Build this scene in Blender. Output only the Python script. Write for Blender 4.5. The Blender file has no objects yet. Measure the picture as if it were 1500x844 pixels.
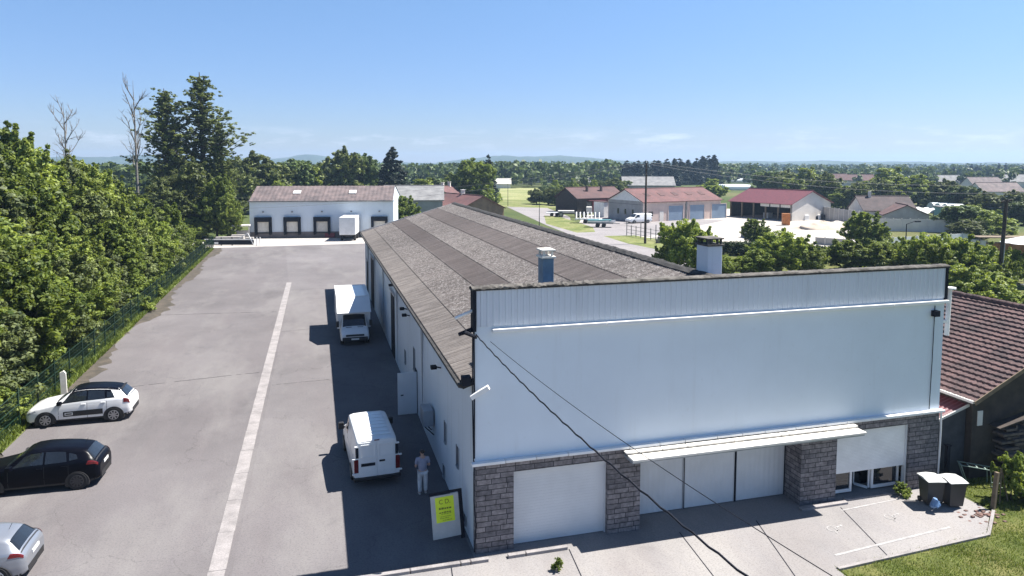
import bpy, bmesh, math, random
import numpy as np
from mathutils import Vector, Matrix
R = math.radians
sc = bpy.context.scene
COL = sc.collection
rnd = random.Random(7)

# ------------------------------------------------------------------ camera
CAM = np.array([-4.7366, -21.4816, 12.5657]); YAW, PITCH, FPX = .2705, .0823, 1040.8
FW = np.array([math.sin(YAW)*math.cos(PITCH), math.cos(YAW)*math.cos(PITCH), -math.sin(PITCH)])
RT = np.array([math.cos(YAW), -math.sin(YAW), 0.0]); UP = np.cross(RT, FW)
cd = bpy.data.cameras.new('camera'); cam = bpy.data.objects.new('camera', cd); COL.objects.link(cam)
cd.sensor_width = 36; cd.lens = 36*FPX/1500; cd.shift_y = -97/1500
cd.clip_start = .2; cd.clip_end = 20000
m4 = Matrix(((RT[0], UP[0], -FW[0], CAM[0]), (RT[1], UP[1], -FW[1], CAM[1]), (RT[2], UP[2], -FW[2], CAM[2]), (0, 0, 0, 1)))
cam.matrix_world = m4
sc.camera = cam

def ray(x, y): return FW + RT*(x-750)/FPX - UP*(y-325.1)/FPX
def G(x, y, z=0.0):                     # survey: the spot on the ground seen at a place in the photograph
    d = ray(x, y); p = CAM + d*(z-CAM[2])/d[2]; return (float(p[0]), float(p[1]))
def HT(y, g, x=None):                   # survey: height of something standing on ground spot g that reaches row y
    hz = math.hypot(g[0]-CAM[0], g[1]-CAM[1])
    if x is None: x = 750
    r = ray(x, y); t = hz/math.hypot(r[0], r[1]); return float(CAM[2]+r[2]*t)
def DIST(g): return float((g[0]-CAM[0])*FW[0]+(g[1]-CAM[1])*FW[1])

# ------------------------------------------------------------------ materials
def nt(name):
    m = bpy.data.materials.new(name); m.use_nodes = True
    t = m.node_tree; b = t.nodes['Principled BSDF']; return m, t, b
def N(t, kind, **kw):
    n = t.nodes.new(kind)
    for k, v in kw.items():
        if k in n.inputs: n.inputs[k].default_value = v
        else: setattr(n, k, v)
    return n
def c4(c): return (c[0], c[1], c[2], 1)
def ramp(t, fac, stops, interp='LINEAR'):
    r = t.nodes.new('ShaderNodeValToRGB'); r.color_ramp.interpolation = interp
    e = r.color_ramp.elements
    while len(e) < len(stops): e.new(.5)
    for i, (p, c) in enumerate(stops):
        e[i].position = p; e[i].color = c4(c) if not isinstance(c, (int, float)) else (c, c, c, 1)
    t.links.new(fac, r.inputs['Fac']); return r.outputs['Color']
def noise(t, scale, detail=5, rough=.6, vec=None, stretch=None):
    tc = t.nodes.new('ShaderNodeTexCoord'); src = tc.outputs['Object'] if vec is None else vec
    if stretch:
        mp = t.nodes.new('ShaderNodeMapping'); mp.inputs['Scale'].default_value = stretch
        t.links.new(src, mp.inputs['Vector']); src = mp.outputs['Vector']
    n = N(t, 'ShaderNodeTexNoise', Scale=scale, Detail=detail, Roughness=rough); t.links.new(src, n.inputs['Vector'])
    return n.outputs['Fac']
def mix(t, fac, a, b, mode='MIX'):
    x = t.nodes.new('ShaderNodeMix'); x.data_type = 'RGBA'; x.blend_type = mode
    for sock, v in ((x.inputs[0], fac), (x.inputs[6], a), (x.inputs[7], b)):
        if hasattr(v, 'is_linked'): t.links.new(v, sock)
        elif isinstance(v, (int, float)): sock.default_value = v
        else: sock.default_value = c4(v)
    return x.outputs[2]
def bump(t, b, h, strength=.3, dist=.02):
    bm = N(t, 'ShaderNodeBump', Strength=strength, Distance=dist); t.links.new(h, bm.inputs['Height']); t.links.new(bm.outputs['Normal'], b.inputs['Normal'])
def M(name, c, c2=None, scale=2.0, rough=.7, metal=0.0, var=.2, bmp=0.0, stretch=None, coat=0.0, spec=None, fine=0.0):
    m, t, b = nt(name)
    c2 = c2 or tuple(x*(1-var) for x in c)
    col = ramp(t, noise(t, scale, stretch=stretch), [(.34, c2), (.62, c)])
    if fine: col = mix(t, ramp(t, noise(t, scale*14, 3), [(.35, 1-fine), (.6, 1.0)]), (0, 0, 0), col, 'MIX') if False else mix(t, 1.0, col, ramp(t, noise(t, scale*14, 3), [(.35, 1-fine), (.65, 1.0)]), 'MULTIPLY')
    t.links.new(col, b.inputs['Base Color'])
    b.inputs['Roughness'].default_value = rough; b.inputs['Metallic'].default_value = metal
    if coat: b.inputs['Coat Weight'].default_value = coat; b.inputs['Coat Roughness'].default_value = .04
    if spec is not None: b.inputs['Specular IOR Level'].default_value = spec
    if bmp: bump(t, b, noise(t, scale*12, 4), bmp)
    return m

def facade_mat(name, c, stain=(.42, .43, .42), streak=.35):
    m, t, b = nt(name)
    base = ramp(t, noise(t, .35, 6), [(.3, tuple(x*.93 for x in c)), (.6, c)])
    st = ramp(t, noise(t, 1.6, 5, stretch=(1.5, 1.5, .12)), [(.56, 0.0), (.75, streak)])
    col = mix(t, st, base, stain)
    col = mix(t, ramp(t, noise(t, 5, 3), [(.62, 0.0), (.8, .25)]), col, stain)
    t.links.new(col, b.inputs['Base Color']); b.inputs['Roughness'].default_value = .75
    bump(t, b, noise(t, 40, 3), .08)
    return m

def asphalt_mat(name, c, warm=(.138, .124, .127), pale=(.2, .19, .185), dark=(.06, .058, .06), cracks=True):
    m, t, b = nt(name)
    col = ramp(t, noise(t, .09, 8, .65), [(.3, tuple(x*.72 for x in c)), (.5, c), (.68, tuple(x*1.25 for x in c))])
    col = mix(t, ramp(t, noise(t, .35, 7, .7, stretch=(1, .16, 1)), [(.46, 0.0), (.66, .7)]), col, warm)
    col = mix(t, ramp(t, noise(t, .22, 7, .7, stretch=(1, .35, 1)), [(.48, 0.0), (.68, .7)]), col, pale)
    col = mix(t, ramp(t, noise(t, .5, 8, .75), [(.6, 0.0), (.78, .55)]), col, dark)
    col = mix(t, ramp(t, noise(t, 16, 4, .7), [(.32, .5), (.52, 0.0)]), col, dark)
    col = mix(t, ramp(t, noise(t, 60, 2), [(.6, 0.0), (.75, .5)]), col, tuple(min(1, x*1.9) for x in c))
    if cracks:
        tc = t.nodes.new('ShaderNodeTexCoord'); v = N(t, 'ShaderNodeTexVoronoi', Scale=.16, feature='DISTANCE_TO_EDGE')
        nz = t.nodes.new('ShaderNodeTexNoise'); nz.inputs['Scale'].default_value = .8; nz.inputs['Detail'].default_value = 5
        t.links.new(tc.outputs['Object'], nz.inputs['Vector'])
        vm = t.nodes.new('ShaderNodeVectorMath'); vm.operation = 'MULTIPLY_ADD'; vm.inputs[1].default_value = (2.2, 2.2, 0)
        t.links.new(nz.outputs['Color'], vm.inputs[0]); t.links.new(tc.outputs['Object'], vm.inputs[2]); t.links.new(vm.outputs[0], v.inputs['Vector'])
        col = mix(t, ramp(t, v.outputs['Distance'], [(0.0, .3), (.003, 0.0)]), col, (.035, .033, .033))
    t.links.new(col, b.inputs['Base Color']); b.inputs['Roughness'].default_value = .9; b.inputs['Specular IOR Level'].default_value = .25
    bump(t, b, noise(t, 30, 4), .25, .01)
    return m

def leaf_mat(name, c, c2, dead=None, trans=.42):
    m, t, b = nt(name)
    g = t.nodes.new('ShaderNodeNewGeometry'); oi = t.nodes.new('ShaderNodeObjectInfo')
    col = ramp(t, g.outputs['Random Per Island'], [(0.0, c2), (.55, c), (1.0, tuple(x*1.35 for x in c))])
    col = mix(t, ramp(t, noise(t, .55, 4), [(.35, .55), (.6, 0.0)]), col, c2)
    hs = t.nodes.new('ShaderNodeHueSaturation'); mr = t.nodes.new('ShaderNodeMapRange')
    mr.inputs['To Min'].default_value = .78; mr.inputs['To Max'].default_value = 1.18
    t.links.new(oi.outputs['Random'], mr.inputs['Value']); t.links.new(mr.outputs['Result'], hs.inputs['Value']); t.links.new(col, hs.inputs['Color'])
    col = hs.outputs['Color']
    t.links.new(col, b.inputs['Base Color']); b.inputs['Roughness'].default_value = .55; b.inputs['Specular IOR Level'].default_value = .3
    tr = t.nodes.new('ShaderNodeBsdfTranslucent'); t.links.new(mix(t, 1.0, col, (1.25, 1.2, .55), 'MULTIPLY'), tr.inputs['Color'])
    mx = t.nodes.new('ShaderNodeMixShader'); mx.inputs[0].default_value = trans
    t.links.new(b.outputs[0], mx.inputs[1]); t.links.new(tr.outputs[0], mx.inputs[2]); t.links.new(mx.outputs[0], t.nodes['Material Output'].inputs['Surface'])
    return m

def stone_mat():
    m, t, b = nt('grey_stone_blocks')
    tc = t.nodes.new('ShaderNodeTexCoord'); sp = t.nodes.new('ShaderNodeSeparateXYZ'); t.links.new(tc.outputs['Object'], sp.inputs[0])
    ad = t.nodes.new('ShaderNodeMath'); t.links.new(sp.outputs[0], ad.inputs[0]); t.links.new(sp.outputs[1], ad.inputs[1])
    cb = t.nodes.new('ShaderNodeCombineXYZ'); t.links.new(ad.outputs[0], cb.inputs[0]); t.links.new(sp.outputs[2], cb.inputs[1])
    br = t.nodes.new('ShaderNodeTexBrick'); br.offset = .41; br.squash = 1.3; br.squash_frequency = 3
    for k, v in (('Scale', 1.0), ('Mortar Size', .013), ('Mortar Smooth', .2), ('Bias', 0.0), ('Brick Width', .5), ('Row Height', .175)): br.inputs[k].default_value = v
    br.inputs['Color1'].default_value = (.13, .122, .132, 1); br.inputs['Color2'].default_value = (.25, .228, .232, 1); br.inputs['Mortar'].default_value = (.035, .035, .04, 1)
    t.links.new(cb.outputs[0], br.inputs['Vector'])
    col = mix(t, 1.0, br.outputs['Color'], ramp(t, noise(t, 7, 5), [(.3, .5), (.7, 1.25)]), 'MULTIPLY')
    t.links.new(col, b.inputs['Base Color']); b.inputs['Roughness'].default_value = .85
    inv = t.nodes.new('ShaderNodeMath'); inv.operation = 'SUBTRACT'; inv.inputs[0].default_value = 1.0; t.links.new(br.outputs['Fac'], inv.inputs[1])
    bump(t, b, inv.outputs[0], .7, .03)
    return m

def roof_mat():
    m, t, b = nt('weathered_fibre_cement')
    tc = t.nodes.new('ShaderNodeTexCoord'); sp = t.nodes.new('ShaderNodeSeparateXYZ'); t.links.new(tc.outputs['Object'], sp.inputs[0])
    wob = noise(t, .5, 4)
    ma = t.nodes.new('ShaderNodeMath'); ma.operation = 'MULTIPLY_ADD'; ma.inputs[1].default_value = .34; t.links.new(wob, ma.inputs[0]); t.links.new(sp.outputs[0], ma.inputs[2])
    dv = t.nodes.new('ShaderNodeMath'); dv.operation = 'DIVIDE'; dv.inputs[1].default_value = 10.0; t.links.new(ma.outputs[0], dv.inputs[0])
    o = .017
    smooth = ramp(t, dv.outputs[0], [(.0, .85), (.093+o, .85), (.1+o, .12), (.268+o, .12), (.275+o, 1.0), (.40+o, 1.0), (.408+o, .08), (.58+o, .08), (.588+o, .9), (.735+o, .9), (.745+o, .1)])
    basec = ramp(t, dv.outputs[0], [(.0, (.225, .203, .188)), (.09+o, (.225, .203, .188)), (.104+o, (.178, .157, .148)), (.262+o, (.178, .157, .148)), (.282+o, (.115, .098, .096)), (.394+o, (.115, .098, .096)), (.414+o, (.188, .167, .158)), (.572+o, (.188, .167, .158)), (.596+o, (.135, .115, .112)), (.725+o, (.135, .115, .112)), (.755+o, (.183, .164, .156))])
    col = mix(t, ramp(t, noise(t, .45, 7, .7), [(.35, .5), (.65, 0.0)]), basec, (.12, .11, .108))
    col = mix(t, ramp(t, noise(t, 1.2, 6, .7, stretch=(.25, 1.6, 1)), [(.55, 0.0), (.75, .45)]), col, (.25, .235, .225))
    col = mix(t, ramp(t, noise(t, 1.0, 5, .7, stretch=(.3, 6, 1)), [(.42, .6), (.6, 0.0)]), col, (.07, .062, .06))
    li = ramp(t, noise(t, 8.5, 8, .75), [(.5, 0.0), (.62, .85)])
    li2 = ramp(t, noise(t, 6.8, 8, .75), [(.38, .9), (.48, 0.0)])
    inv = t.nodes.new('ShaderNodeMath'); inv.operation = 'SUBTRACT'; inv.inputs[0].default_value = 1.0; t.links.new(smooth, inv.inputs[1])
    m1 = t.nodes.new('ShaderNodeMath'); m1.operation = 'MULTIPLY'; t.links.new(li, m1.inputs[0]); t.links.new(inv.outputs[0], m1.inputs[1])
    m2 = t.nodes.new('ShaderNodeMath'); m2.operation = 'MULTIPLY'; t.links.new(li2, m2.inputs[0]); t.links.new(inv.outputs[0], m2.inputs[1])
    col = mix(t, m2.outputs[0], col, (.055, .05, .048))
    col = mix(t, m1.outputs[0], col, (.33, .312, .3))
    t.links.new(col, b.inputs['Base Color']); b.inputs['Roughness'].default_value = .95; b.inputs['Specular IOR Level'].default_value = .15
    bump(t, b, noise(t, 9, 6), .5, .03)
    return m

def ground_mat(name, c, c2, c3, scale=.02):
    m, t, b = nt(name)
    col = ramp(t, noise(t, scale, 8, .65), [(.36, c2), (.5, c), (.66, c3)])
    col = mix(t, 1.0, col, ramp(t, noise(t, 1.4, 6, .7), [(.3, .6), (.65, 1.15)]), 'MULTIPLY')
    t.links.new(col, b.inputs['Base Color']); b.inputs['Roughness'].default_value = 1.0; b.inputs['Specular IOR Level'].default_value = .1
    bump(t, b, noise(t, 8, 5), .5, .05)
    return m

def glass_mat(name, c=(.012, .015, .02), rough=.04):
    m, t, b = nt(name)
    t.links.new(ramp(t, noise(t, .8, 3), [(.3, c), (.7, tuple(x*1.6 for x in c))]), b.inputs['Base Color'])
    b.inputs['Roughness'].default_value = rough; b.inputs['Specular IOR Level'].default_value = .7
    return m

MT = {}
def mats():
    W_ = MT
    W_['facade'] = facade_mat('white_render', (.65, .72, .79), streak=.16)
    W_['sidewall'] = facade_mat('painted_side_wall', (.62, .66, .70), streak=.5)
    W_['metalpanel'] = facade_mat('pale_profiled_sheet', (.60, .64, .70), stain=(.35, .36, .36), streak=.3)
    W_['white'] = M('white_paint', (.8, .8, .79), scale=1.5, rough=.6, var=.12)
    W_['cream'] = M('cream_slab', (.72, .69, .63), scale=2.5, rough=.8, var=.18)
    W_['pale'] = M('pale_door', (.62, .64, .66), scale=.8, rough=.55, var=.1)
    W_['stone'] = stone_mat(); W_['roof'] = roof_mat()
    W_['cap'] = M('mossy_concrete_cap', (.13, .12, .108), (.04, .036, .032), 2.5, .95, bmp=.6)
    W_['darkcap'] = M('dark_roof_trim', (.05, .047, .045), (.02, .02, .02), 3, .9, bmp=.5)
    W_['pipe'] = M('zinc_pipe', (.33, .36, .40), scale=2, rough=.45, metal=.4)
    W_['bluesteel'] = M('blue_grey_chimney_sheet', (.12, .2, .28), (.08, .13, .19), 2, .6)
    W_['dark'] = M('dark_painted_metal', (.012, .014, .022), scale=2, rough=.8, spec=.2)
    W_['black'] = M('black_rubber', (.013, .013, .014), scale=6, rough=.75)
    W_['steel'] = M('galvanised_steel', (.45, .46, .47), scale=3, rough=.4, metal=.7)
    W_['glass'] = glass_mat('dark_glass')
    W_['asphalt'] = asphalt_mat('worn_asphalt', (.131, .121, .124))
    W_['patch'] = asphalt_mat('pale_asphalt_patch', (.145, .135, .138))
    W_['concrete'] = asphalt_mat('forecourt_concrete', (.21, .2, .2), warm=(.23, .21, .2), pale=(.3, .285, .27), dark=(.11, .1, .1), cracks=False)
    W_['apron'] = M('pale_concrete_apron', (.44, .41, .385), scale=.3, rough=.9, var=.2, fine=.15)
    W_['gravel'] = M('pale_crushed_stone', (.52, .48, .43), (.36, .335, .31), .12, .95, fine=.25)
    W_['road'] = M('pale_lane_asphalt', (.27, .25, .25), scale=.15, rough=.95, var=.22, fine=.2)
    W_['gutter'] = M('drain_concrete', (.31, .288, .285), (.22, .205, .203), 1.6, .9, fine=.25)
    W_['mark'] = M('faded_white_marking', (.36, .35, .345), (.22, .21, .21), 3, .8)
    W_['ground'] = ground_mat('rough_grassland', (.085, .105, .04), (.06, .085, .03), (.14, .135, .06))
    W_['meadow'] = ground_mat('dry_meadow', (.24, .25, .11), (.17, .2, .08), (.32, .31, .17), .06)
    W_['lawn'] = ground_mat('lawn_soil', (.1, .115, .035), (.07, .09, .025), (.16, .15, .06), .5)
    W_['verge'] = ground_mat('verge_grass', (.17, .19, .07), (.11, .14, .05), (.24, .23, .12), .2)
    W_['leafgrey'] = leaf_mat('grey_green_leaves', (.2, .235, .1), (.06, .085, .035))
    W_['leafnear'] = leaf_mat('thicket_leaves', (.2, .25, .05), (.045, .08, .017))
    W_['leaflight'] = leaf_mat('light_leaves', (.26, .31, .07), (.07, .12, .025))
    W_['leafdark'] = leaf_mat('dark_leaves', (.04, .072, .022), (.015, .03, .012), trans=.25)
    W_['leafpoplar'] = leaf_mat('poplar_leaves', (.165, .195, .06), (.05, .072, .025), trans=.3)
    W_['leafconifer'] = leaf_mat('conifer_needles', (.017, .032, .018), (.008, .016, .01), trans=.1)
    W_['leaffar'] = leaf_mat('far_leaves', (.13, .18, .055), (.045, .075, .025), trans=.25)
    W_['grassblade'] = leaf_mat('grass_blades', (.16, .2, .04), (.08, .12, .025), trans=.3)
    W_['bark'] = M('bark', (.11, .09, .07), (.05, .042, .035), 4, .95)
    W_['barkdead'] = M('dead_wood', (.2, .185, .165), (.11, .1, .09), 4, .95)
    W_['tile'] = M('old_clay_tiles', (.145, .085, .082), (.06, .04, .042), 1.3, .9, fine=.45)
    W_['tilered'] = M('red_roof_tiles', (.155, .07, .068), (.1, .05, .05), .5, .85, fine=.25)
    W_['tilebrown'] = M('brown_red_tiles', (.13, .07, .066), (.085, .05, .05), .4, .9, fine=.3)
    W_['tiledark'] = M('dark_brown_tiles', (.1, .075, .075), (.06, .048, .05), .5, .9, fine=.3)
    W_['redtin'] = M('red_sheet_metal', (.15, .042, .05), (.1, .032, .038), 2, .55)
    W_['pinkwall'] = M('pinkish_block_wall', (.62, .49, .43), (.5, .4, .36), .6, .9, fine=.12)
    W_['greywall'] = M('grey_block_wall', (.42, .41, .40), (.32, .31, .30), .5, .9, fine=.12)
    W_['palewall'] = M('pale_render_wall', (.63, .6, .56), scale=.4, rough=.9, var=.15)
    W_['brickwall'] = M('brown_rendered_wall', (.34, .22, .15), (.25, .16, .11), 1, .9, fine=.25)
    W_['brown'] = M('dark_timber_wall', (.055, .042, .035), (.03, .024, .02), 2, .85)
    W_['bluedoor'] = M('blue_grey_sectional_door', (.2, .27, .36), scale=.8, rough=.5, var=.12)
    W_['wood'] = M('weathered_wood', (.2, .15, .1), (.12, .09, .06), 3, .9)
    W_['orange'] = M('orange_paint', (.55, .2, .05), (.36, .12, .03), 2, .6)
    W_['rustwood'] = M('orange_timber', (.42, .17, .05), (.22, .09, .03), 2.5, .8)
    W_['grey'] = M('grey_sheet', (.23, .23, .23), (.14, .14, .145), .6, .85, fine=.2)
    W_['mauveroof'] = M('mauve_sheet_roof', (.18, .138, .135), (.09, .075, .078), .7, .85, fine=.25)
    W_['plinth'] = M('mauve_concrete', (.22, .19, .185), (.15, .13, .13), .6, .9)
    W_['wire'] = M('dull_grey_wire', (.2, .2, .2), scale=2, rough=.7)
    W_['green'] = M('green_wire', (.008, .035, .018), scale=2, rough=.5)
    W_['teal'] = M('teal_plastic', (.12, .3, .32), scale=2, rough=.5)
    W_['binlid'] = M('pale_bin_lid', (.55, .56, .54), scale=3, rough=.5, var=.2)
    W_['bingrey'] = M('dark_bin_body', (.028, .03, .034), scale=3, rough=.5)
    W_['bluebag'] = M('blue_bag', (.12, .22, .4), scale=6, rough=.4)
    W_['rail'] = M('white_metal_rail', (.75, .75, .74), scale=2, rough=.4, var=.1)
    W_['paintwhite'] = M('white_car_paint', (.8, .8, .8), scale=.6, rough=.28, var=.03, coat=.6)
    W_['vanwhite'] = M('white_van_paint', (.78, .79, .79), scale=.8, rough=.35, var=.06, coat=.3)
    W_['paintblack'] = M('black_car_paint', (.003, .0035, .007), scale=.6, rough=.3, var=.1, spec=.1)
    W_['paintsilver'] = M('silver_car_paint', (.3, .32, .36), scale=.6, rough=.34, metal=.55, var=.05, coat=.6)
    W_['plastic'] = M('black_trim', (.018, .018, .02), scale=4, rough=.55)
    W_['tail'] = M('red_lamp_lens', (.13, .008, .01), scale=4, rough=.2, coat=.3)
    W_['head'] = M('clear_lamp_lens', (.5, .52, .55), scale=4, rough=.1, coat=.8)
    W_['plate'] = M('number_plate', (.72, .72, .7), scale=4, rough=.5, var=.08)
    W_['mossyedge'] = M('mossy_asphalt_edge', (.105, .085, .065), (.05, .045, .035), 1.4, .95, fine=.4)
    W_['seam'] = M('asphalt_seam', (.05, .046, .046), scale=3, rough=.9)
    W_['darkrim'] = M('dark_alloy_rim', (.06, .06, .065), scale=4, rough=.35, metal=.5)
    W_['rim'] = M('alloy_rim', (.42, .43, .45), scale=4, rough=.3, metal=.7)
    W_['skin'] = M('skin', (.5, .3, .22), scale=5, rough=.6, var=.12)
    W_['shirt'] = M('pale_grey_blue_shirt', (.33, .34, .43), (.24, .25, .33), 4, .9)
    W_['trouser'] = M('pale_trousers', (.7, .7, .7), (.48, .48, .5), 4, .9)
    W_['hair'] = M('dark_hair', (.04, .03, .024), scale=12, rough=.8)
    W_['shoe'] = M('pale_shoes', (.5, .48, .46), scale=8, rough=.7)
    W_['poster'] = M('fluorescent_yellow_paper', (.72, .85, .03), (.6, .75, .02), 2, .6)
    W_['ink'] = M('dark_green_ink', (.16, .2, .02), scale=9, rough=.8)
    W_['board'] = M('pale_grey_board', (.5, .5, .48), (.4, .41, .4), 2, .7)
    W_['hill'] = M('wooded_hill', (.05, .075, .035), (.03, .05, .025), .008, 1.0, fine=.35)
    W_['glasshouse'] = M('greenhouse_sheet', (.55, .6, .62), scale=.2, rough=.35, var=.15)
    W_['sand'] = M('sand_pile', (.5, .42, .34), (.4, .33, .27), .8, .95, fine=.2)
    W_['rubble'] = M('pinkish_rubble', (.17, .1, .085), (.09, .06, .05), 5, .95)
mats()

# ------------------------------------------------------------------ mesh builder
class MB:
    def __init__(s): s.v = []; s.f = []
    def add(s, vs, fs):
        o = len(s.v); s.v.extend(tuple(map(float, p)) for p in vs); s.f.extend(tuple(i+o for i in f) for f in fs); return s
    def box(s, x0, x1, y0, y1, z0, z1):
        return s.add([(x0,y0,z0),(x1,y0,z0),(x1,y1,z0),(x0,y1,z0),(x0,y0,z1),(x1,y0,z1),(x1,y1,z1),(x0,y1,z1)],
                     [(0,3,2,1),(4,5,6,7),(0,1,5,4),(1,2,6,5),(2,3,7,6),(3,0,4,7)])
    def bbox(s, x0, x1, y0, y1, z0, z1, b=.02):       # box with chamfered edges
        vs = []; 
        c = [(x0,x1),(y0,y1),(z0,z1)]
        bm = bmesh.new(); g = bmesh.ops.create_cube(bm, size=1)
        for v in bm.verts: v.co = Vector(((x0+x1)/2+v.co.x*(x1-x0), (y0+y1)/2+v.co.y*(y1-y0), (z0+z1)/2+v.co.z*(z1-z0)))
        bmesh.ops.bevel(bm, geom=bm.edges[:], offset=b, segments=2, affect='EDGES', profile=.6)
        bm.verts.index_update(); s.add([v.co[:] for v in bm.verts], [tuple(v.index for v in f.verts) for f in bm.faces]); bm.free(); return s
    def obox(s, p, ax, L, ay, Wd, az, H):             # oriented box: centre p, half sizes
        p, ax, ay, az = (np.array(q, float) for q in (p, ax, ay, az)); vs = []
        for k in (-1, 1):
            for (i, j) in ((-1,-1),(1,-1),(1,1),(-1,1)): vs.append(p+ax*L*i+ay*Wd*j+az*H*k)
        return s.add(vs, [(0,3,2,1),(4,5,6,7),(0,1,5,4),(1,2,6,5),(2,3,7,6),(3,0,4,7)])
    def bar(s, a, b, w, h=None):
        a, b = np.array(a, float), np.array(b, float); d = b-a; L = np.linalg.norm(d); d /= L
        u = np.cross(d, (0,0,1)); 
        if np.linalg.norm(u) < 1e-4: u = np.array((1.,0,0))
        u /= np.linalg.norm(u); v = np.cross(u, d)
        return s.obox((a+b)/2, d, L/2, u, w/2, v, (h or w)/2)
    def tube(s, pts, r, n=8, cap=True):
        pts = [np.array(p, float) for p in pts]; rs = r if hasattr(r, '__len__') else [r]*len(pts)
        o = len(s.v); ref = None
        for i, p in enumerate(pts):
            d = pts[min(i+1, len(pts)-1)]-pts[max(i-1, 0)]; d = d/(np.linalg.norm(d)+1e-9)
            if ref is None: ref = np.array((0,0,1.)) if abs(d[2]) < .9 else np.array((1.,0,0))
            u = np.cross(d, ref); u /= np.linalg.norm(u)+1e-9; v = np.cross(d, u); ref = -v if False else ref
            for k in range(n):
                a = 2*math.pi*k/n; s.v.append(tuple(p+rs[i]*(u*math.cos(a)+v*math.sin(a))))
        for i in range(len(pts)-1):
            for k in range(n): s.f.append((o+i*n+k, o+i*n+(k+1)%n, o+(i+1)*n+(k+1)%n, o+(i+1)*n+k))
        if cap: s.f.append(tuple(o+k for k in range(n))[::-1]); s.f.append(tuple(o+(len(pts)-1)*n+k for k in range(n)))
        return s
    def cyl(s, a, b, r, n=16, r2=None): return s.tube([a, b], [r, r if r2 is None else r2], n)
    def prism(s, poly, axis, a, b):                   # 2-D outline pushed along an axis
        n = len(poly)
        def P(q, h): return {'x': (h, q[0], q[1]), 'y': (q[0], h, q[1]), 'z': (q[0], q[1], h)}[axis]
        return s.add([P(q, a) for q in poly]+[P(q, b) for q in poly],
                     [tuple(range(n))[::-1], tuple(range(n, 2*n))]+[(i, (i+1)%n, n+(i+1)%n, n+i) for i in range(n)])
    def grid(s, P):                                   # rows of points
        n, k = len(P), len(P[0]); o = len(s.v)
        for r_ in P: s.v.extend(tuple(map(float, p)) for p in r_)
        for i in range(n-1):
            for j in range(k-1): s.f.append((o+i*k+j, o+i*k+j+1, o+(i+1)*k+j+1, o+(i+1)*k+j))
        return s
    def quad(s, a, b, c, d): return s.add([a, b, c, d], [(0, 1, 2, 3)])
    def build(s, name, mat, parent=None, smooth=False, loc=None):
        me = bpy.data.meshes.new(name); me.from_pydata(s.v, [], s.f); me.validate()
        bm = bmesh.new(); bm.from_mesh(me); bmesh.ops.recalc_face_normals(bm, faces=bm.faces[:]); bm.to_mesh(me); bm.free()
        me.materials.append(MT[mat] if isinstance(mat, str) else mat)
        if smooth:
            for p in me.polygons: p.use_smooth = True
        o = bpy.data.objects.new(name, me); COL.objects.link(o)
        if parent: o.parent = parent
        if loc: o.location = loc
        return o

def tag(o, label, cat, group=None, kind=None):
    if label: o['label'] = label
    if cat: o['category'] = cat
    if group: o['group'] = group
    if kind: o['kind'] = kind
    return o
def thing(name, label, cat, loc=(0, 0, 0), rz=0.0, group=None):
    o = bpy.data.objects.new(name, None); COL.objects.link(o); o.empty_display_size = .3
    o.location = loc if len(loc) == 3 else (loc[0], loc[1], 0); o.rotation_euler = (0, 0, rz)
    return tag(o, label, cat, group)
def solo(name, mb, mat, label, cat, loc=(0, 0, 0), rz=0.0, group=None, smooth=False):
    o = mb.build(name, mat, smooth=smooth); o.location = loc if len(loc) == 3 else (loc[0], loc[1], 0); o.rotation_euler = (0, 0, rz)
    return tag(o, label, cat, group)
KIDS = {}
def dup(root, loc, rz=0.0, label=None, group=None, scale=None):
    r = root.copy(); COL.objects.link(r); r.location = loc if len(loc) == 3 else (loc[0], loc[1], 0); r.rotation_euler = (0, 0, rz)
    if scale: r.scale = scale
    if label: r['label'] = label
    if group: r['group'] = group
    for ch in root.children:
        c = ch.copy(); COL.objects.link(c); c.parent = r
        for g in ch.children:
            d = g.copy(); COL.objects.link(d); d.parent = c
    return r
def struct(name, mb, mat, smooth=False):
    o = mb.build(name, mat, smooth=smooth); o['kind'] = 'structure'; return o
def stuff(o): o['kind'] = 'stuff'; return o
# ------------------------------------------------------------------ light
SUN = Vector((.63, .008, 1.0)).normalized()
EL = math.asin(SUN.z); AZ = math.atan2(SUN.x, SUN.y)
w = bpy.data.worlds.new('World'); sc.world = w; w.use_nodes = True
t = w.node_tree; bg = t.nodes['Background']
sky = t.nodes.new('ShaderNodeTexSky'); sky.sky_type = 'NISHITA'; sky.sun_disc = False
sky.sun_elevation = EL; sky.sun_rotation = AZ; sky.altitude = 200; sky.air_density = 1.0; sky.dust_density = .25; sky.ozone_density = 5.5
tc = t.nodes.new('ShaderNodeTexCoord'); sp = t.nodes.new('ShaderNodeSeparateXYZ'); t.links.new(tc.outputs['Generated'], sp.inputs[0])
mp = t.nodes.new('ShaderNodeMapping'); mp.inputs['Scale'].default_value = (11, 11, 60); t.links.new(tc.outputs['Generated'], mp.inputs[0])
cn = N(t, 'ShaderNodeTexNoise', Scale=1.3, Detail=7, Roughness=.6); t.links.new(mp.outputs[0], cn.inputs['Vector'])
band = ramp(t, sp.outputs[2], [(0.0, 0.0), (.014, .25), (.028, 1.0), (.038, .8), (.05, 0.0)])
cl = ramp(t, cn.outputs['Fac'], [(.52, 0.0), (.7, .42)])
ml = t.nodes.new('ShaderNodeMath'); ml.operation = 'MULTIPLY'; t.links.new(band, ml.inputs[0]); t.links.new(cl, ml.inputs[1])
t.links.new(mix(t, ml.outputs[0], mix(t, 1.0, sky.outputs[0], ramp(t, sp.outputs[2], [(0.0, (.66, .66, .82)), (.1, (.74, .77, .93)), (.3, (.98, 1.06, 1.08)), (.5, (.82, .9, .94)), (1.0, (.5, .56, .62))]), 'MULTIPLY'), (7.6, 8.1, 9.4)), bg.inputs[0])
bg.inputs[1].default_value = .064
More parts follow.
